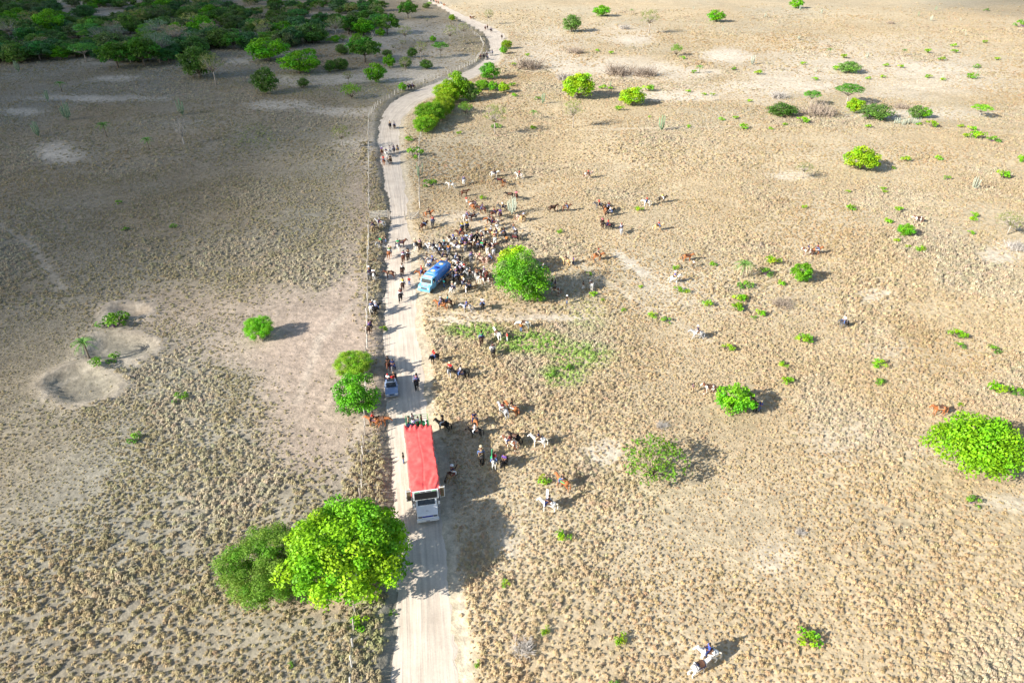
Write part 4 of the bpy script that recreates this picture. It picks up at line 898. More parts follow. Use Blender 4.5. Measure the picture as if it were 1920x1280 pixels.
for s_ in (1, -1):
    panel('side_window', [(-2.42, s_*.735, 1.06), (-2.32, s_*.665, 1.42), (-1.74, s_*.665, 1.42), (-1.38, s_*.745, 1.06)][::s_], glass, pcab, -.035)
    mb = MB(); mb.box((-1.32, s_*.90, 1.08), (.11, .17, .13), .03); mb.build('mirror', silver, pcab)
    mb = MB(); mb.box((-.0, s_*.62, .70), (.08, .34, .13), .03); mb.build('headlight', lampm, pbody)
    for x in (-.75, -3.45): wheel(pk, x, s_*.76, .31, .32, .22)
    mb = MB(); mb.box((-3.4, s_*.80, 1.03), (1.75, .07, .09), .02); mb.build('bed_rail', black_m, pbody)
mb = MB(); mb.box((.05, 0, .5), (.1, 1.6, .2), .05); mb.build('bumper', silver, pbody)
mb = MB(); mb.box((.035, 0, .68), (.06, .6, .10), .02); mb.build('grille', black_m, pbody)
mb = MB(); mb.box((.105, 0, .48), (.02, .38, .12)); mb.build('number_plate', plate_m, pbody)
mb = MB(); mb.box((-3.4, 0, 1.0), (1.7, 1.45, .05), .01); mb.build('bed_liner', black_m, pbody)

# ---- blue water tanker
ta = G(795, 546, .7); q1, q2 = G(797, 523, 2.85), G(824, 500, 2.85); ht = math.atan2(q1.y-q2.y, q1.x-q2.x)
tk = empty('tanker_truck', (ta.x, ta.y, Z(ta.x, ta.y)), ht, label='blue water tanker truck parked among the riders', category='truck')
tk.scale = (.92, 1.06, 1.06)
tcab = prism('cab', [(-2.6, .7), (-.05, .62), (0, 1.0), (-.08, 1.45), (-.95, 1.62), (-1.28, 2.42), (-1.45, 2.55), (-2.6, 2.58)], 2.35, sky_paint, tk, .08, lambda x, z: 1-.10*max(0, z-1.6)-.04*max(0, x+1))
panel('windscreen', [(-.99, -.98, 1.70), (-.99, .98, 1.70), (-1.26, .90, 2.38), (-1.26, -.90, 2.38)], glass, tcab, .03)
for s_ in (1, -1):
    panel('side_window', [(-2.3, s_*1.165, 1.72), (-2.3, s_*1.09, 2.35), (-1.42, s_*1.09, 2.35), (-1.2, s_*1.165, 1.72)][::s_], glass, tcab, -.03)
    mb = MB(); mb.lathe([(.15, 0), (.16, .05), (.10, .08)], 12, (-.06, s_*.82, 1.15), 'x'); mb.build('headlight', lampm, tcab)
    mb = MB(); mb.box((-1.25, s_*1.36, 2.1), (.08, .2, .38), .02); mb.build('mirror', dark_grey, tcab)
    for x in (-.9, -6.4, -7.6): wheel(tk, x, s_*1.0, .48, .49, .3 if x > -2 else .5)
for x0, m_ in ((-1.62, white_print), (-1.9, red_print), (-2.18, white_print)):
    mb = MB(); mb.box((x0, 0, 2.575), (.16, 1.7, .03), .005); mb.build('roof_stripe', m_, tcab)
for x0, m_ in ((-.35, red_print), (-.62, white_print)):
    mb = MB(); mb.box((x0, 0, 1.555-(.62+x0)*.19), (.12, 1.4, .02), rot=None); mb.build('hood_stripe', m_, tcab)
mb = MB(); mb.box((.06, 0, .72), (.22, 2.35, .3), .06); mb.build('bumper', sky_paint, tcab)
mb = MB(); mb.box((.02, 0, 1.12), (.05, 1.1, .36), .02); mb.build('grille', dark_grey, tcab)
mb = MB(); mb.box((-5.6, 0, .85), (6.6, .9, .3), .02); mb.build('chassis', dark_grey, tk)
vs = []; fs = []; xs_ = [-2.78, -2.72, -2.7, -4.2, -5.6, -7.2, -8.85, -8.87, -8.93]; sc_ = [.0, .86, 1, 1, 1, 1, 1, .86, .0]; nn = 28
for x, s_ in zip(xs_, sc_):
    for q in range(nn):
        a = 2*math.pi*q/nn; e = .62
        yy = 1.2*s_*math.copysign(abs(math.cos(a))**e, math.cos(a)); zz_ = 1.95+.92*s_*math.copysign(abs(math.sin(a))**e, math.sin(a)); vs.append((x, yy, zz_))
for i in range(len(xs_)-1):
    for q in range(nn): fs.append((i*nn+q, i*nn+(q+1) % nn, (i+1)*nn+(q+1) % nn, (i+1)*nn+q))
mb = MB(); mb.add(vs, fs); tank = mb.build('tank', blue_paint, tk, True)
mb = MB(); mb.lathe([(.42, 0), (.42, .16), (.36, .2), (.1, .23)], 16, (-5.3, 0, 2.84)); mb.build('hatch', mat('hatch_blue', (.02, .05, .28), .5), tank)
for x0, r_, m_ in ((-3.9, .42, yellow_print), (-7.2, .40, yellow_print), (-3.9, .22, white_print), (-7.2, .2, white_print)):
    mb = MB(); mb.lathe([(r_, 0), (r_, .012)], 18, (x0, 0, 2.872+(.014 if r_ < .3 else 0))); o = mb.build('painted_disc', m_, tank)
for s_ in (1, -1):
    mb = MB(); mb.box((-5.8, s_*.75, 2.80), (5.6, .05, .05)); mb.build('walk_rail', mat('rail_blue', (.05, .3, .7), .5), tank)
    mb = MB(); mb.box((-5.8, s_*1.12, 1.02), (5.9, .16, .10), .02); mb.build('side_guard', sky_paint, tk)
# ================================================================ HORSES AND PEOPLE
def horse_body(name, head='up', legs='stand'):
    J = [(-.10,0,1.13,.315), (-.50,0,1.17,.305), (-.74,0,1.11,.20), (.34,0,1.12,.305), (.56,0,1.25,.235)]
    if head == 'up': J += [(.78,0,1.47,.165), (.94,0,1.67,.125), (1.05,0,1.64,.115), (1.24,0,1.43,.080), (1.32,0,1.34,.064)]; ear = (.93, 1.85)
    elif head == 'low': J += [(.85,0,1.24,.165), (1.10,0,1.20,.125), (1.21,0,1.14,.115), (1.36,0,.91,.080), (1.40,0,.81,.064)]; ear = (1.1, 1.38)
    else: J += [(.82,0,1.38,.165), (1.02,0,1.50,.125), (1.13,0,1.46,.115), (1.33,0,1.25,.080), (1.41,0,1.16,.064)]; ear = (1.0, 1.68)
    E = [(0,1),(1,2),(0,3),(3,4),(4,5),(5,6),(6,7),(7,8),(8,9)]
    for s in (1, -1):
        k = len(J); J.append((ear[0], s*.07, ear[1], .022)); E.append((6, k))
    st = {'stand': [(0, 0), (0, 0), (0, 0), (0, 0)], 'walk': [(.28, 0), (-.22, .02), (-.20, 0), (.24, .03)]}[legs]
    for i, s in enumerate((1, -1)):
        d, l = st[i]; k = len(J)
        J += [(.42,s*.15,.98,.13), (.42+d*.15,s*.17,.78,.085), (.44+d*.55,s*.16,.45+l,.052), (.43+d*.95,s*.16,.14+l,.04), (.47+d,s*.16,.035+l,.052)]
        E += [(3,k),(k,k+1),(k+1,k+2),(k+2,k+3),(k+3,k+4)]
    for i, s in enumerate((1, -1)):
        d, l = st[2+i]; k = len(J)
        J += [(-.56,s*.15,1.02,.18), (-.45+d*.25,s*.18,.78,.12), (-.74+d*.6,s*.17,.50+l,.058), (-.67+d*.95,s*.17,.15+l,.042), (-.62+d,s*.17,.035+l,.054)]
        E += [(1,k),(k,k+1),(k+1,k+2),(k+2,k+3),(k+3,k+4)]
    me = skin(name, J, E, 1)
    mb = MB(); pts = [J[4][:3], J[5][:3], J[6][:3]]; up = [(-.10, .17), (-.09, .13), (-.03, .14)]
    crest = [Vector((p[0]+u[0], 0, p[2]+u[1])) for p, u in zip(pts, up)]; crest.append(Vector((J[7][0]+.05, 0, J[7][2]+.09)))
    vs = []; 
    for i, c in enumerate(crest):
        wv = .03; vs += [c+Vector((-.04, 0, .05)), c+Vector((0, .05, 0)), c+Vector((.03, .11, -.16 if i < 3 else -.08)), c+Vector((0, -.05, 0))]
    fs = []
    for i in range(3):
        a = i*4; b = a+4; fs += [(a, b, b+1, a+1), (a+1, b+1, b+2, a+2), (a+3, b+3, b, a)]
    mb.add(vs, fs); mane = mb.mesh('mane', True)
    tl = MB(); tl.tube([(-.84,0,1.22), (-.97,.01,1.14), (-1.04,.02,.85), (-1.0,.03,.5), (-.97,.03,.38)], [.06, .075, .10, .085, .02], 6)
    return me, mane, tl.mesh('tail', True)
HB = {(h, l): horse_body('horse', h, l) for h, l in (('up', 'stand'), ('up', 'walk'), ('mid', 'stand'), ('mid', 'walk'), ('low', 'stand'))}
def saddle_mesh():
    v = []; f = []; xs_ = np.linspace(-.28, .32, 9)
    for i, x in enumerate(xs_):
        for j, t in enumerate(np.linspace(-1.25, 1.25, 9)):
            r = .325; z = 1.125+r*math.cos(t)*1.02; rise = (.09 if i in (0,) else .05 if i == 8 else .02 if i in (1, 7) else 0)*max(0, math.cos(t)-.4)*1.8
            v.append((x, r*1.02*math.sin(t), z+.035+rise))
    for i in range(8):
        for j in range(8): k = i*9+j; f.append((k, k+1, k+10, k+9))
    me = np_mesh('saddle', v, f, smooth=True); 
    v2 = []; f2 = []
    for i, x in enumerate(np.linspace(-.42, .40, 7)):
        for j, t in enumerate(np.linspace(-1.55, 1.55, 9)): r = .32; v2.append((x, r*1.02*math.sin(t), 1.125+r*math.cos(t)*1.02+.015))
    for i in range(6):
        for j in range(8): k = i*9+j; f2.append((k, k+1, k+10, k+9))
    return me, np_mesh('saddle_blanket', v2, f2, smooth=True)
SADDLE, BLANKET = saddle_mesh()
def bridle_mesh(h):
    J = {'up': [(1.26,1.41),(.94,1.67)], 'mid': [(1.35,1.23),(1.02,1.50)], 'low': [(1.37,.90),(1.10,1.20)]}[h]; mb = MB()
    (nx_, nz_), (px_, pz_) = J
    mb.tube([(nx_-.06, .085, nz_+.02), (px_+.04, .12, pz_-.02), (px_-.02, 0, pz_+.12), (px_+.04, -.12, pz_-.02), (nx_-.06, -.085, nz_+.02)], .013, 4)
    for s in (1, -1): mb.tube([(nx_-.05, s*.085, nz_), ((nx_+.4)/2, s*.17, (nz_+1.45)/2-.05), (.42, s*.08, 1.60)], .010, 4)
    return mb.mesh('bridle')
BRIDLE = {h: bridle_mesh(h) for h in ('up', 'mid', 'low')}
# ---- people
def hand(J, E, k0, p, d, s):
    """palm with four unequal fingers and a thumb from its side"""
    k = len(J); px_, py_, pz_ = p; J.append((px_+d[0]*.05, py_+d[1]*.05, pz_+d[2]*.05, .026)); E.append((k0, k))
    side = Vector(d).cross(Vector((0, 0, 1))); side = side.normalized() if side.length > .1 else Vector((0, 1, 0))
    for i, l in enumerate((.065, .075, .07, .055)):
        q = Vector(J[k][:3])+side*(i-1.5)*.019; a = len(J); m = q+Vector(d)*l*.6; e = m+Vector((d[0]*.4*l, d[1]*.4*l, d[2]*.4*l-.02))
        J.append((*m, .009)); J.append((*e, .008)); E.extend([(k, a), (a, a+1)])
    a = len(J); t = Vector(p)+side*s*.045+Vector(d)*.05; J.append((*t, .010)); E.append((k0, a))
def person_meshes(pose):
    if pose in ('ride', 'ride2'):
        lean = .06 if pose == 'ride' else -.03
        pel = (0, 0, .12); ch = (lean, 0, .48); nk = (lean+.01, 0, .63); hdp = (lean+.04, 0, .76)
        arms = {s: [(lean, s*.19, .55), (.10+lean, s*.27, .30), (.34, s*.13, .24)] for s in (1, -1)}
        if pose == 'ride2': arms[-1] = [(lean, -.19, .55), (.02, -.29, .30), (.13, -.24, .07)]
        legs = {s: [(.05, s*.13, .08), (.36, s*.35, -.08), (.24, s*.38, -.50), (.40, s*.40, -.55)] for s in (1, -1)}
        ad = {s: (.9, -.2*s, -.2) for s in (1, -1)}
    else:
        pel = (0, 0, .95); ch = (.0, 0, 1.33); nk = (.01, 0, 1.49); hdp = (.03, 0, 1.62)
        arms = {s: [(0, s*.19, 1.41), (.02, s*.25, 1.14), (.10, s*.24, .89)] for s in (1, -1)}
        legs = {s: [(0, s*.10, .90), (.02, s*.11, .50), (-.01, s*.11, .09), (.13, s*.13, .035)] for s in (1, -1)}
        if pose == 'walk':
            legs = {1: [(.02, .10, .90), (.18, .11, .52), (.20, .11, .10), (.34, .12, .04)], -1: [(-.02, -.10, .90), (-.04, -.11, .50), (-.30, -.11, .17), (-.20, -.12, .06)]}
            arms[1] = [(0, .19, 1.41), (-.1, .25, 1.15), (-.08, .24, .92)]; arms[-1] = [(0, -.19, 1.41), (.12, -.24, 1.15), (.28, -.2, 1.0)]
        if pose == 'reach': arms = {1: [(0, .19, 1.41), (.14, .27, 1.22), (.36, .2, 1.25)], -1: [(0, -.19, 1.41), (.05, -.26, 1.15), (.2, -.2, .98)]}
        ad = {s: (.3, 0, -.9) if pose != 'reach' else (.95, 0, .1) for s in (1, -1)}
    up = lambda p, z: (p[0], p[1], p[2]+z)
    mid = ((pel[0]+ch[0])/2, 0, (pel[2]+ch[2])/2)
    J = [(*pel, .125), (*mid, .115), (*ch, .135), (*nk, .055), (*hdp, .088), (*up(hdp, .09), .078), (hdp[0]+.10, 0, hdp[2]+.005, .016), (hdp[0]+.05, 0, hdp[2]-.09, .05)]
    E = [(0, 1), (1, 2), (2, 3), (3, 4), (4, 5), (4, 6), (4, 7)]
    for s in (1, -1): k = len(J); J.append((hdp[0]-.005, s*.092, hdp[2]+.01, .018)); E.append((4, k))
    for s in (1, -1):
        k = len(J); a = arms[s]; J += [(*a[0], .06), (*a[1], .044), (*a[2], .030)]; E += [(2, k), (k, k+1), (k+1, k+2)]
        hand(J, E, k+2, a[2], ad[s], s)
        k = len(J); l = legs[s]; J += [(*l[0], .095), (*l[1], .065), (*l[2], .042), (*l[3], .036)]; E += [(0, k), (k, k+1), (k+1, k+2), (k+2, k+3)]
    body = skin('person', J, E, 1)
    J = [(*up(pel, .02), .142), (*mid, .138), (*ch, .158), (*up(nk, -.05), .075)]; E = [(0, 1), (1, 2), (2, 3)]
    for s in (1, -1):
        k = len(J); a = arms[s]; e = Vector(a[0]).lerp(Vector(a[1]), .95); J += [(*a[0], .082), (*e, .064)]; E += [(2, k), (k, k+1)]
    shirt = skin('shirt', J, E, 1)
    J = [(*up(pel, .03), .138), (*up(pel, -.04), .142)]; E = [(0, 1)]
    for s in (1, -1):
        k = len(J); l = legs[s]; J += [(*l[0], .112), (*l[1], .082), (*l[2], .066)]; E += [(1, k), (k, k+1), (k+1, k+2)]
    trs = skin('trousers', J, E, 1)
    BT = []
    for s in (1, -1):
        boots = MB(); l = legs[s]; t = Vector(l[3])-Vector(l[2]); boots.tube([tuple(Vector(l[1]).lerp(Vector(l[2]), .55)), l[2], tuple(Vector(l[2])+Vector((.03, 0, -.03))), tuple(Vector(l[3])+t*.25)], [.066, .06, .055, .04], 8); BT.append(boots.mesh('boot', True))
    hx, hz = hdp[0], hdp[2]
    hair = MB(); hair.lathe([(.098, -.06), (.104, .02), (.10, .08), (.075, .14), (.03, .172)], 10, (hx-.018, 0, hz+.02))
    hat = MB(); hat.lathe([(.21, .05), (.225, .075), (.115, .075), (.11, .14), (.095, .19), (.04, .175)], 14, (hx, 0, hz+.03))
    capm = MB(); capm.lathe([(.112, .04), (.112, .09), (.09, .15), (.03, .175)], 12, (hx, 0, hz+.015)); capm.box((hx+.15, 0, hz+.06), (.14, .17, .02), .008)
    return dict(body=body, shirt=shirt, trousers=trs, boots=BT, hair=hair.mesh('hair', True), hat=hat.mesh('hat', True), cap=capm.mesh('cap', True))
PMESH = {p: person_meshes(p) for p in ('ride', 'ride2', 'stand', 'walk', 'reach')}
COAT = dict(W=('white', (.74, .71, .66), (.62, .56, .45)), G=('grey', (.42, .41, .41), (.25, .25, .26)), D=('dark grey', (.13, .13, .14), (.05, .05, .055)), B=('black', (.018, .016, .016), (.012, .011, .011)), Y=('bay', (.13, .045, .025), (.02, .015, .012)),
 N=('dark brown', (.065, .032, .02), (.02, .014, .012)), C=('chestnut', (.36, .13, .045), (.30, .12, .05)), P=('palomino', (.58, .38, .17), (.66, .58, .42)), R=('pinkish roan', (.48, .31, .25), (.22, .10, .07)), T=('tan', (.30, .21, .12), (.05, .04, .03)), I=('pinto', (.6, .5, .45), (.25, .13, .09)))
def pinto_mat():
    if 'coat_pinto' in _M: return _M['coat_pinto']
    m = mat('coat_pinto', (.7, .62, .56), .7); nt = m.node_tree; b = nt.nodes['Principled BSDF']
    tc = nt.nodes.new('ShaderNodeTexCoord'); n = nt.nodes.new('ShaderNodeTexNoise'); n.inputs['Scale'].default_value = 2.1; n.inputs['Detail'].default_value = 1
    cr = nt.nodes.new('ShaderNodeValToRGB'); e = cr.color_ramp.elements; e[0].position = .47; e[0].color = (.20, .075, .04, 1); e[1].position = .5; e[1].color = (.74, .68, .62, 1)
    nt.links.new(tc.outputs['Object'], n.inputs['Vector']); nt.links.new(n.outputs[0], cr.inputs[0]); nt.links.new(cr.outputs[0], b.inputs['Base Color']); return m
CLOTH = dict(white=(.78, .78, .77), black=(.018, .018, .02), navy=(.02, .03, .10), blue=(.04, .10, .48), purple=(.14, .07, .30), red=(.62, .03, .035), maroon=(.20, .02, .04), green=(.02, .36, .13), teal=(.03, .32, .36), yellow=(.78, .62, .05), orange=(.82, .26, .03), pink=(.72, .20, .28), grey=(.28, .28, .30), tan=(.42, .32, .20), brown=(.20, .10, .06), **{'light blue': (.35, .50, .75), 'lilac': (.50, .44, .68), 'turquoise': (.06, .62, .55), 'denim blue': (.10, .16, .33)})
SKIN = [mat('skin_a', (.30, .16, .095), .6), mat('skin_b', (.42, .25, .16), .6), mat('skin_c', (.18, .09, .055), .6)]
HAIRM = mat('hair_black', (.015, .012, .011), .6); LEATHER = mat('saddle_leather', (.10, .05, .03), .6, .2, 8); BOOTM = mat('boot_leather', (.06, .035, .025), .6); STRAP = mat('strap', (.05, .03, .02), .7)
HATM = {'straw hat': mat('straw', (.60, .48, .30), .9, .2, 30), 'white hat': mat('white_felt', (.78, .77, .74), .9), 'dark hat': mat('dark_felt', (.05, .035, .03), .9), 'white cap': mat('white_cap', (.8, .8, .8), .8), 'black cap': mat('black_cap', (.015, .015, .018), .8), 'red cap': mat('red_cap', (.55, .03, .03), .8)}
def cloth(c): return mat('cloth_'+c.replace(' ', '_'), CLOTH[c], .9, .12, 12, .1)
RR_ = random.Random(21)
HATS = ['', '', '', 'straw hat', 'white hat', 'dark hat', 'white cap', 'black cap', 'black cap']
def person(loc, rz, pose, shirt, hat, label, group=None, trousers=None, s=1.0):
    pm = PMESH[pose]; b = ob('person', pm['body'], None, SKIN[RR_.randrange(3)], label=label, category='person')
    b.location = loc; b.rotation_euler = (0, 0, rz); b.scale = (s, s, s)
    if group: b['group'] = group
    ob('shirt', pm['shirt'], b, cloth(shirt)); ob('trousers', pm['trousers'], b, cloth(trousers or RR_.choice(['denim blue', 'denim blue', 'navy', 'black', 'tan', 'white']))); [ob('boot', q_, b, BOOTM) for q_ in pm['boots']]
    if hat.endswith('hat'): ob('hat', pm['hat'], b, HATM[hat])
    elif hat.endswith('cap'): ob('cap', pm['cap'], b, HATM[hat])
    ob('hair', pm['hair'], b, HAIRM)
    return b
def horse(loc, rz, coat, head, legs, label, group=None, s=1.0, blanket=None, saddle=True):
    cn, cc, mc = COAT[coat]; bm_, mn, tl = HB[(head, legs)]
    m = pinto_mat() if coat == 'I' else mat('coat_'+cn.replace(' ', '_'), cc, .7, .12, 3)
    h = ob('horse', bm_, None, m, label=label, category='horse'); h.location = loc; h.rotation_euler = (0, 0, rz); h.scale = (s, s, s)
    if group: h['group'] = group
    mm_ = mat('mane_'+cn.replace(' ', '_'), mc, .85); ob('mane', mn, h, mm_); ob('tail', tl, h, mm_)
    if saddle:
        sd_ = ob('saddle', SADDLE, h, LEATHER); ob('saddle_blanket', BLANKET, sd_, cloth(blanket or RR_.choice(['navy', 'maroon', 'white', 'tan', 'brown', 'black'])))
        ob('bridle', BRIDLE[head], h, STRAP)
    return h
def an(w): return ('an ' if w[0] in 'aeiou' else 'a ')+w
USED = {}
def fit(*opts):
    for o in opts:
        if len(o.split()) <= 16: return o
    return ' '.join(opts[-1].split()[:16])
def mounted(x, y, hd_, coat, shirt, hat=None, zone='', head=None, legs=None, blanket=None, trousers=None, note=''):
    """horse with its saddle, and its rider if shirt is given; the ground point is under the horse's middle"""
    q = P(x, y); rz = R(hd_); s = RR_.uniform(1.03, 1.14)
    if hat is None: hat = RR_.choice(HATS) if y > 150 else RR_.choice(['', 'dark hat', 'white cap'])
    head = head or (RR_.choice(['up', 'up', 'mid']) if shirt else RR_.choice(['mid', 'low', 'up'])); legs = legs or RR_.choice(['stand', 'stand', 'walk'])
    if head == 'low': legs = 'stand'
    cn = COAT[coat][0]
    if shirt:
        hl = f"{cn} horse under a {shirt} shirted rider, {zone}"; 
        rl = fit(f"{shirt} shirted rider{' in '+hat if hat else ''} on {an(cn)} horse, {zone}", f"{shirt} shirted rider on {an(cn)} horse, {zone}", f"{shirt} rider on {cn} horse, {zone}"); hl = fit(hl, f"{cn} horse, {shirt} rider, {zone}")
        horse(q, rz, coat, head, legs, hl, 'horses of the ride', s, blanket)
        up = q+Vector((-.02*math.cos(rz), -.02*math.sin(rz), 1.45*s))
        person(up, rz, RR_.choice(['ride', 'ride', 'ride2']), shirt, hat, rl, 'riders of the ride', trousers, 1.08)
    else:
        horse(q, rz, coat, head, legs, f"riderless saddled {cn} horse{' with lowered head' if head == 'low' else ''}, {zone}", 'horses of the ride', s, blanket)
def standing(x, y, hd_, shirt, hat='', zone='', pose=None, trousers=None):
    pose = pose or RR_.choice(['stand', 'stand', 'walk', 'reach'])
    person(P(x, y), R(hd_), pose, shirt, hat, fit(f"person on foot in {an(shirt)} shirt{' and '+hat if hat else ''}, {zone}", f"{shirt} shirted person on foot, {zone}"), 'people on foot', trousers)
A, T_, Lf, Rt = 90, 270, 180, 0     # away, towards the camera, left, right
RIDE = [
 ('at the far end of the road', [(808,4,250,'N','maroon'),(813,4,250,'B','navy'),(818,7,250,'C','red'),(822,8,260,'C','pink'),(827,10,250,'W','grey'),(833,12,320,'C','')]),
 ('on the distant stretch of road', [(882,36,260,'C','white'),(886,37,0,'N','')]),
 ('at the far road bend', [(910,57,260,'Y','maroon'),(914,55,260,'N','brown'),(921,61,240,'N','navy'),(941,73,260,'N','grey')]),
 ('in the far group by the dark roadside tree', [(901,111,250,'Y','brown'),(907,111,250,'B','black'),(914,113,250,'B','navy'),(913,105,260,'N','grey'),(918,105,260,'W','black'),(923,104,260,'G','navy')]),
 ('beside the bent fence', [(768,169,230,'B','black'),(774,168,220,'N','navy')]),
 ('in the pair following the rows', [(732,242,270,'B','tan'),(740,242,270,'N','grey')]),
 ('in the row of five on the road', [(717,292,270,'Y','purple'),(725,295,275,'W','navy'),(732,290,270,'G','grey'),(739,288,270,'D','navy'),(746,287,265,'P','black')]),
 ('in the row of three on the road', [(720,309,275,'C','red'),(727,310,270,'G','grey'),(733,308,270,'N','black')]),
 ('on the verge below the plank fence', [(700,434,95,'T','navy',''),(714,426,170,'G','white','black cap'),(715,466,235,'G','green','')]),
 ('on the road near the gateway', [(747,469,275,'W','green',''),(753,464,0,'Y',''),(731,483,80,'C','green','')]),
 ('at the road edge by the crowd', [(780,469,265,'W','tan','straw hat'),(788,469,90,'N','purple'),(757,491,90,'Y','purple','white cap'),(766,488,90,'N','brown','dark hat')]),
 ('on the road left of the tanker front', [(732,522,180,'Y','',None,'mid'),(755,516,90,'N','white',''),(756,543,90,'N','yellow',''),(752,564,90,'B','maroon','')]),
 ('on the verge beside the fence', [(702,525,280,'W','white',''),(694,523,90,'D','black','white hat'),(698,586,90,'W','navy',''),(706,589,60,'B','light blue','white hat'),(694,626,80,'N','purple','')]),
 ('beside the tanker cab', [(792,521,200,'C','red','red cap'),(805,508,250,'W','white','')]),
 ('just inside the gate', [(804,409,0,'C','brown','dark hat'),(795,431,45,'Y','black',''),(812,425,90,'D','red','')]),
 ('in the dry field beyond the crowd', [(846,354,180,'W','teal',''),(870,347,90,'W','blue',''),(927,333,0,'W','black',''),(936,345,180,'B',''),(945,349,250,'C',''),(974,336,180,'W','red',''),(1102,335,0,'I','red',''),(871,369,20,'Y','')]),
 ('in the brown horse huddle beyond the crowd', [(885,394,130,'C','black',''),(892,394,120,'N','navy',''),(905,400,165,'Y','purple','black cap')]),
 ('in the loose group beyond the crowd', [(875,414,20,'W','purple',''),(880,416,15,'Y','maroon',''),(889,414,0,'D','navy',''),(926,408,20,'Y','maroon','dark hat'),(942,397,200,'D','white',''),(938,411,270,'N','purple',''),(918,419,200,'C',''),(932,432,80,'W','grey','white cap'),(925,426,190,'B','black','')]),
 ('by the pale cactus beyond the crowd', [(974,414,10,'R',''),(981,416,30,'P','light blue',''),(956,373,180,'B',''),(968,376,270,'Y','pink','')]),
 ('at the back of the crowd', [(867,436,90,'B','yellow',''),(876,434,90,'B','yellow','white hat'),(865,447,180,'Y','red',''),(911,446,200,'W','orange',''),(920,445,0,'P','light blue','white cap'),(928,457,90,'W','maroon',''),(929,446,0,'P','brown',''),(965,454,180,'B',''),(967,446,90,'D','white',''),(945,446,120,'B','black',''),(895,452,90,'B','black','dark hat'),(904,455,100,'N','brown','')]),
 ('in the thick of the crowd', [(826,478,200,'B','brown',''),(834,469,200,'B','teal',''),(843,460,275,'W','black',''),(851,458,200,'W','blue',''),(857,472,170,'W','navy',''),(866,470,120,'P','light blue',''),(842,479,90,'D','orange',''),(875,459,270,'B','light blue',''),(882,465,120,'W','lilac','white hat'),(889,468,200,'Y','white',''),(873,472,90,'D','purple',''),(897,472,80,'B','navy',''),(904,472,250,'N','green','black cap'),(907,467,160,'B','white','straw hat'),(914,476,90,'W','black',''),(922,470,0,'Y','black',''),(925,479,100,'G','navy',''),(808,474,160,'G','white','straw hat'),(815,472,180,'W','grey',''),(884,458,40,'B','purple','white cap'),(868,464,90,'Y','blue','')]),
 ('between the crowd and the shade tree', [(884,492,90,'D','purple',''),(900,493,150,'R','pink','straw hat'),(918,495,30,'R','lilac',''),(894,525,260,'W','brown',''),(901,529,250,'W',''),(912,535,180,'I','maroon',''),(909,522,180,'Y','purple','white cap')]),
 ('behind the tanker', [(802,498,200,'D','black','dark hat'),(812,498,200,'G','blue',''),(833,490,180,'B','grey','white cap'),(840,502,165,'P','grey',''),(857,493,180,'B','white','black cap'),(861,503,170,'W','navy',''),(872,514,130,'W','red','')]),
 ('crowding round the tanker side', [(855,524,70,'B','purple','white hat'),(847,525,90,'W','black',''),(842,531,60,'T',''),(864,519,100,'Y','lilac','white cap'),(865,529,120,'P','black',''),(857,531,100,'B','navy',''),(882,523,200,'G','black',''),(858,511,80,'B','maroon',''),(860,515,150,'N','white',''),(870,542,200,'B','white',''),(880,547,260,'B','black',''),(849,551,60,'W','grey','straw hat')]),
 ('in the dry grass below the tanker', [(840,577,180,'N','teal',''),(828,581,170,'C','lilac','white cap'),(876,585,180,'G','blue',''),(905,582,270,'B','white','')]),
 ('beside the big shade tree', [(1061,498,160,'P','black',''),(1018,514,200,'B','grey',''),(1040,553,170,'I','')]),
 ('out in the open dry field', [(1108,543,95,'W',''),(1120,489,0,'C','navy','red cap'),(1212,387,180,'W','red',''),(1240,381,0,'B','yellow',''),(1233,433,0,'P','red',''),(1036,398,20,'N',''),(1061,397,0,'Y','maroon',''),(1288,490,0,'C',''),(1263,531,0,'W','blue','white hat'),(1306,636,175,'G','navy','white hat'),(1512,480,180,'I','navy',''),(1529,478,0,'C','maroon',''),(1719,419,180,'I',''),(1579,615,200,'D','white',''),(1329,738,180,'I',''),(1411,768,90,'B','')]),
 ('in the group with a red shirt, open field', [(1122,393,200,'D','red',''),(1134,401,270,'C','black',''),(1141,398,90,'N','maroon',''),(1143,406,20,'B','white','')]),
 ('in the group with a pink shirt, open field', [(1129,427,90,'N','pink',''),(1140,431,180,'B','red',''),(1164,439,90,'G','light blue','red cap')]),
 ('near the green grass patch', [(903,646,90,'N','green','black cap'),(924,667,95,'B','navy',''),(933,637,120,'W',''),(982,617,180,'W','',None,'low')]),
 ('in the dry grass by the road', [(815,681,240,'B','red','red cap'),(845,706,260,'G','red','straw hat'),(864,712,190,'B','white','')]),
 ('on the road in the tree shade', [(782,728,95,'B','purple','')]),
 ('right behind the silver pickup', [(729,694,275,'Y','black','dark hat'),(738,699,275,'D','navy','')]),
 ('on the verge near the sound truck', [(702,799,170,'C','red',''),(716,798,0,'C','')]),
 ('beyond the sound truck shadow', [(944,781,130,'G','maroon',''),(960,776,150,'C','black',''),(890,799,290,'C','navy',''),(832,807,170,'B','black','dark hat'),(892,820,185,'B','white','black cap')]),
 ('at the edge of the truck shadow', [(957,841,155,'I','maroon','dark hat'),(966,831,150,'B',''),(1010,837,170,'W','navy',''),(903,866,100,'B','tan','straw hat'),(946,878,250,'B','purple','')]),
 ('in the truck shadow', [(848,902,50,'T','navy','white hat')]),
]
for zone, lst in RIDE:
    for e in lst:
        x, y, hd_, coat, shirt = e[:5]; hat = e[5] if len(e) > 5 else None; head = e[6] if len(e) > 6 else None
        mounted(x, y, hd_, coat, shirt, hat, zone, head)
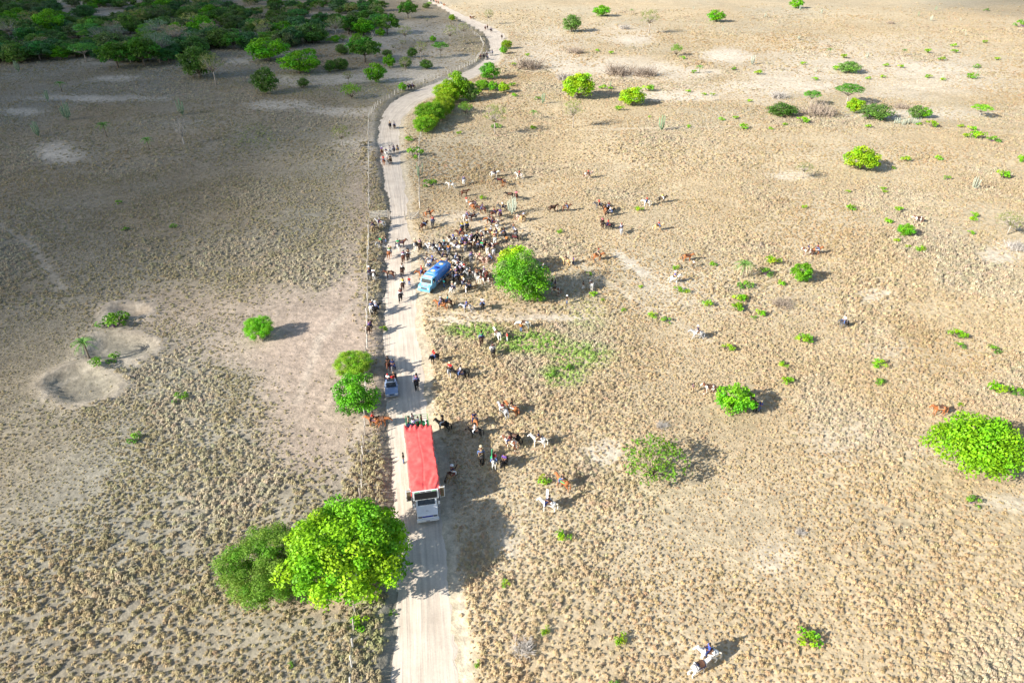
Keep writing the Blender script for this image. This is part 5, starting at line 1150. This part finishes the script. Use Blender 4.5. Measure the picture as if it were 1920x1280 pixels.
# named riders with flags and blankets
def flag(x, y, hd_, col, label, zh, L_=2.6, wy=.9):
    q = P(x, y); r = empty('flag', q, R(hd_), label=label, category='flag')
    mb = MB(); mb.tube([(.35, -.22, zh-1.3), (.28, -.24, zh+L_-1.3)], .022, 6); mb.build('pole', white_print, r)
    v = []; f = []
    for i in range(9):
        for j in range(9):
            t = i/8; u = j/8; v.append((.30-.62*u*(.35+.65*t)+.06*math.sin(u*7+t*3), -.24-.16*math.sin(u*5+t*2)*u-.22*u*t, zh+L_-1.35-.15*u-t*1.9))
    for i in range(8):
        for j in range(8): k = i*9+j; f.append((k, k+1, k+10, k+9))
    o = ob('flag_cloth', np_mesh('flag_cloth', v, f, smooth=True), r, mat('flag_'+label.split()[0], col, .8, .1, 4)); sdm = o.modifiers.new('t', 'SOLIDIFY'); sdm.thickness = .01
mounted(927, 876, 265, 'W', 'maroon', '', 'carrying the green flag', 'up', 'stand', trousers='denim blue')
flag(927, 876, 265, (.02, .42, .14), 'green flag held upright by a rider on a white horse', 1.95)
mounted(1028, 957, 170, 'W', 'black', '', 'carrying the white flag', 'up', 'stand', trousers='navy')
flag(1028, 957, 170, (.72, .75, .82), 'white flag hanging beside a rider on a white horse', 1.95)
mounted(1055, 915, 140, 'C', 'black', '', 'with a bright green saddle blanket', 'up', 'walk', blanket='green')
mounted(1325, 1237, 175, 'W', 'blue', '', 'white pair in grass, facing the road', 'up', 'stand', trousers='navy')
mounted(1308, 1262, 25, 'W', '', '', 'of the white pair alone in near grass', 'mid', 'stand', blanket='navy')
mounted(1757, 778, 180, 'C', '', '', 'half hidden behind the wide sprawling tree', 'mid')
for e in [(768,535,270,'red','','on the road by the tanker front'),(875,381,90,'red','','in the field beyond the crowd'),(963,432,270,'brown','','near the pale cactus'),(950,456,90,'orange','','at the back of the crowd, hands free'),(822,501,90,'orange','','at the tanker rear corner'),(829,498,60,'red','','at the tanker rear corner'),(883,514,90,'light blue','','beside a white horse in the crowd'),(874,550,200,'white','','between two black horses'),(883,539,180,'tan','','by the black horses near the tanker'),(893,541,180,'black','','by the black horses near the tanker'),(833,539,230,'turquoise','','close against the tanker flank'),
 (1035,537,200,'black','','in the shade tree shadow'),(1041,541,200,'navy','','in the shade tree shadow'),(1063,570,180,'black','white hat','at the rim of the tree shadow'),(1093,543,0,'black','','facing a riderless white horse'),(1075,496,180,'purple','','next to a palomino at the tree shade'),(1045,398,0,'black','','between two brown horses in the field'),(1299,502,180,'white','','leading the riderless chestnut horse'),(1298,736,0,'navy','','leading the pinto horse by the round tree'),(1424,770,200,'blue','straw hat','in the small round tree shadow'),(951,640,200,'red','','at the green grass with a white horse'),(977,622,90,'orange','','holding the white horse with lowered head'),(757,868,0,'black','','beside the sound truck body'),(724,455,200,'black','','on the verge beside a green shirted rider'),(790,466,100,'brown','','between horses at the road edge'),(838,509,120,'red','','squeezed in behind the tanker')]:
    standing(*e)
# people on the sound truck and in the pickup
for (x, y, z), sh, ht_, rz in [((-1.5, .55, dz), 'maroon', '', 90), ((-1.2, .1, dz), 'white', '', 60), ((-1.9, -.55, dz), 'white', 'black cap', 200), ((-.9, -.4, dz), 'lilac', '', 20), ((-1.5, -1.05, dz), 'tan', '', 250), ((-.35, 1.1, dz), 'white', 'white cap', 270)]:
    person(truck_pt(x, y, z), hd+R(rz), 'stand', sh, ht_, f"person in {an(sh)} shirt{' and '+ht_ if ht_ else ''} standing on the truck's rear deck", 'people on the truck deck')
pm_ = Matrix.Rotation(hp, 3, 'Z')
for (x, y), sh, ht_, rz in [((-2.9, .3), 'red', '', 30), ((-3.1, -.35), 'white', 'red cap', -20), ((-3.75, .45), 'black', '', 100)]:
    person(Vector(pk.location)+pm_ @ Vector((x*1.08, y*1.08, 1.03*1.08+.02)), hp+R(rz), 'ride2', sh, ht_, f"passenger in {an(sh)} shirt sitting in the silver pickup's bed", 'pickup passengers')
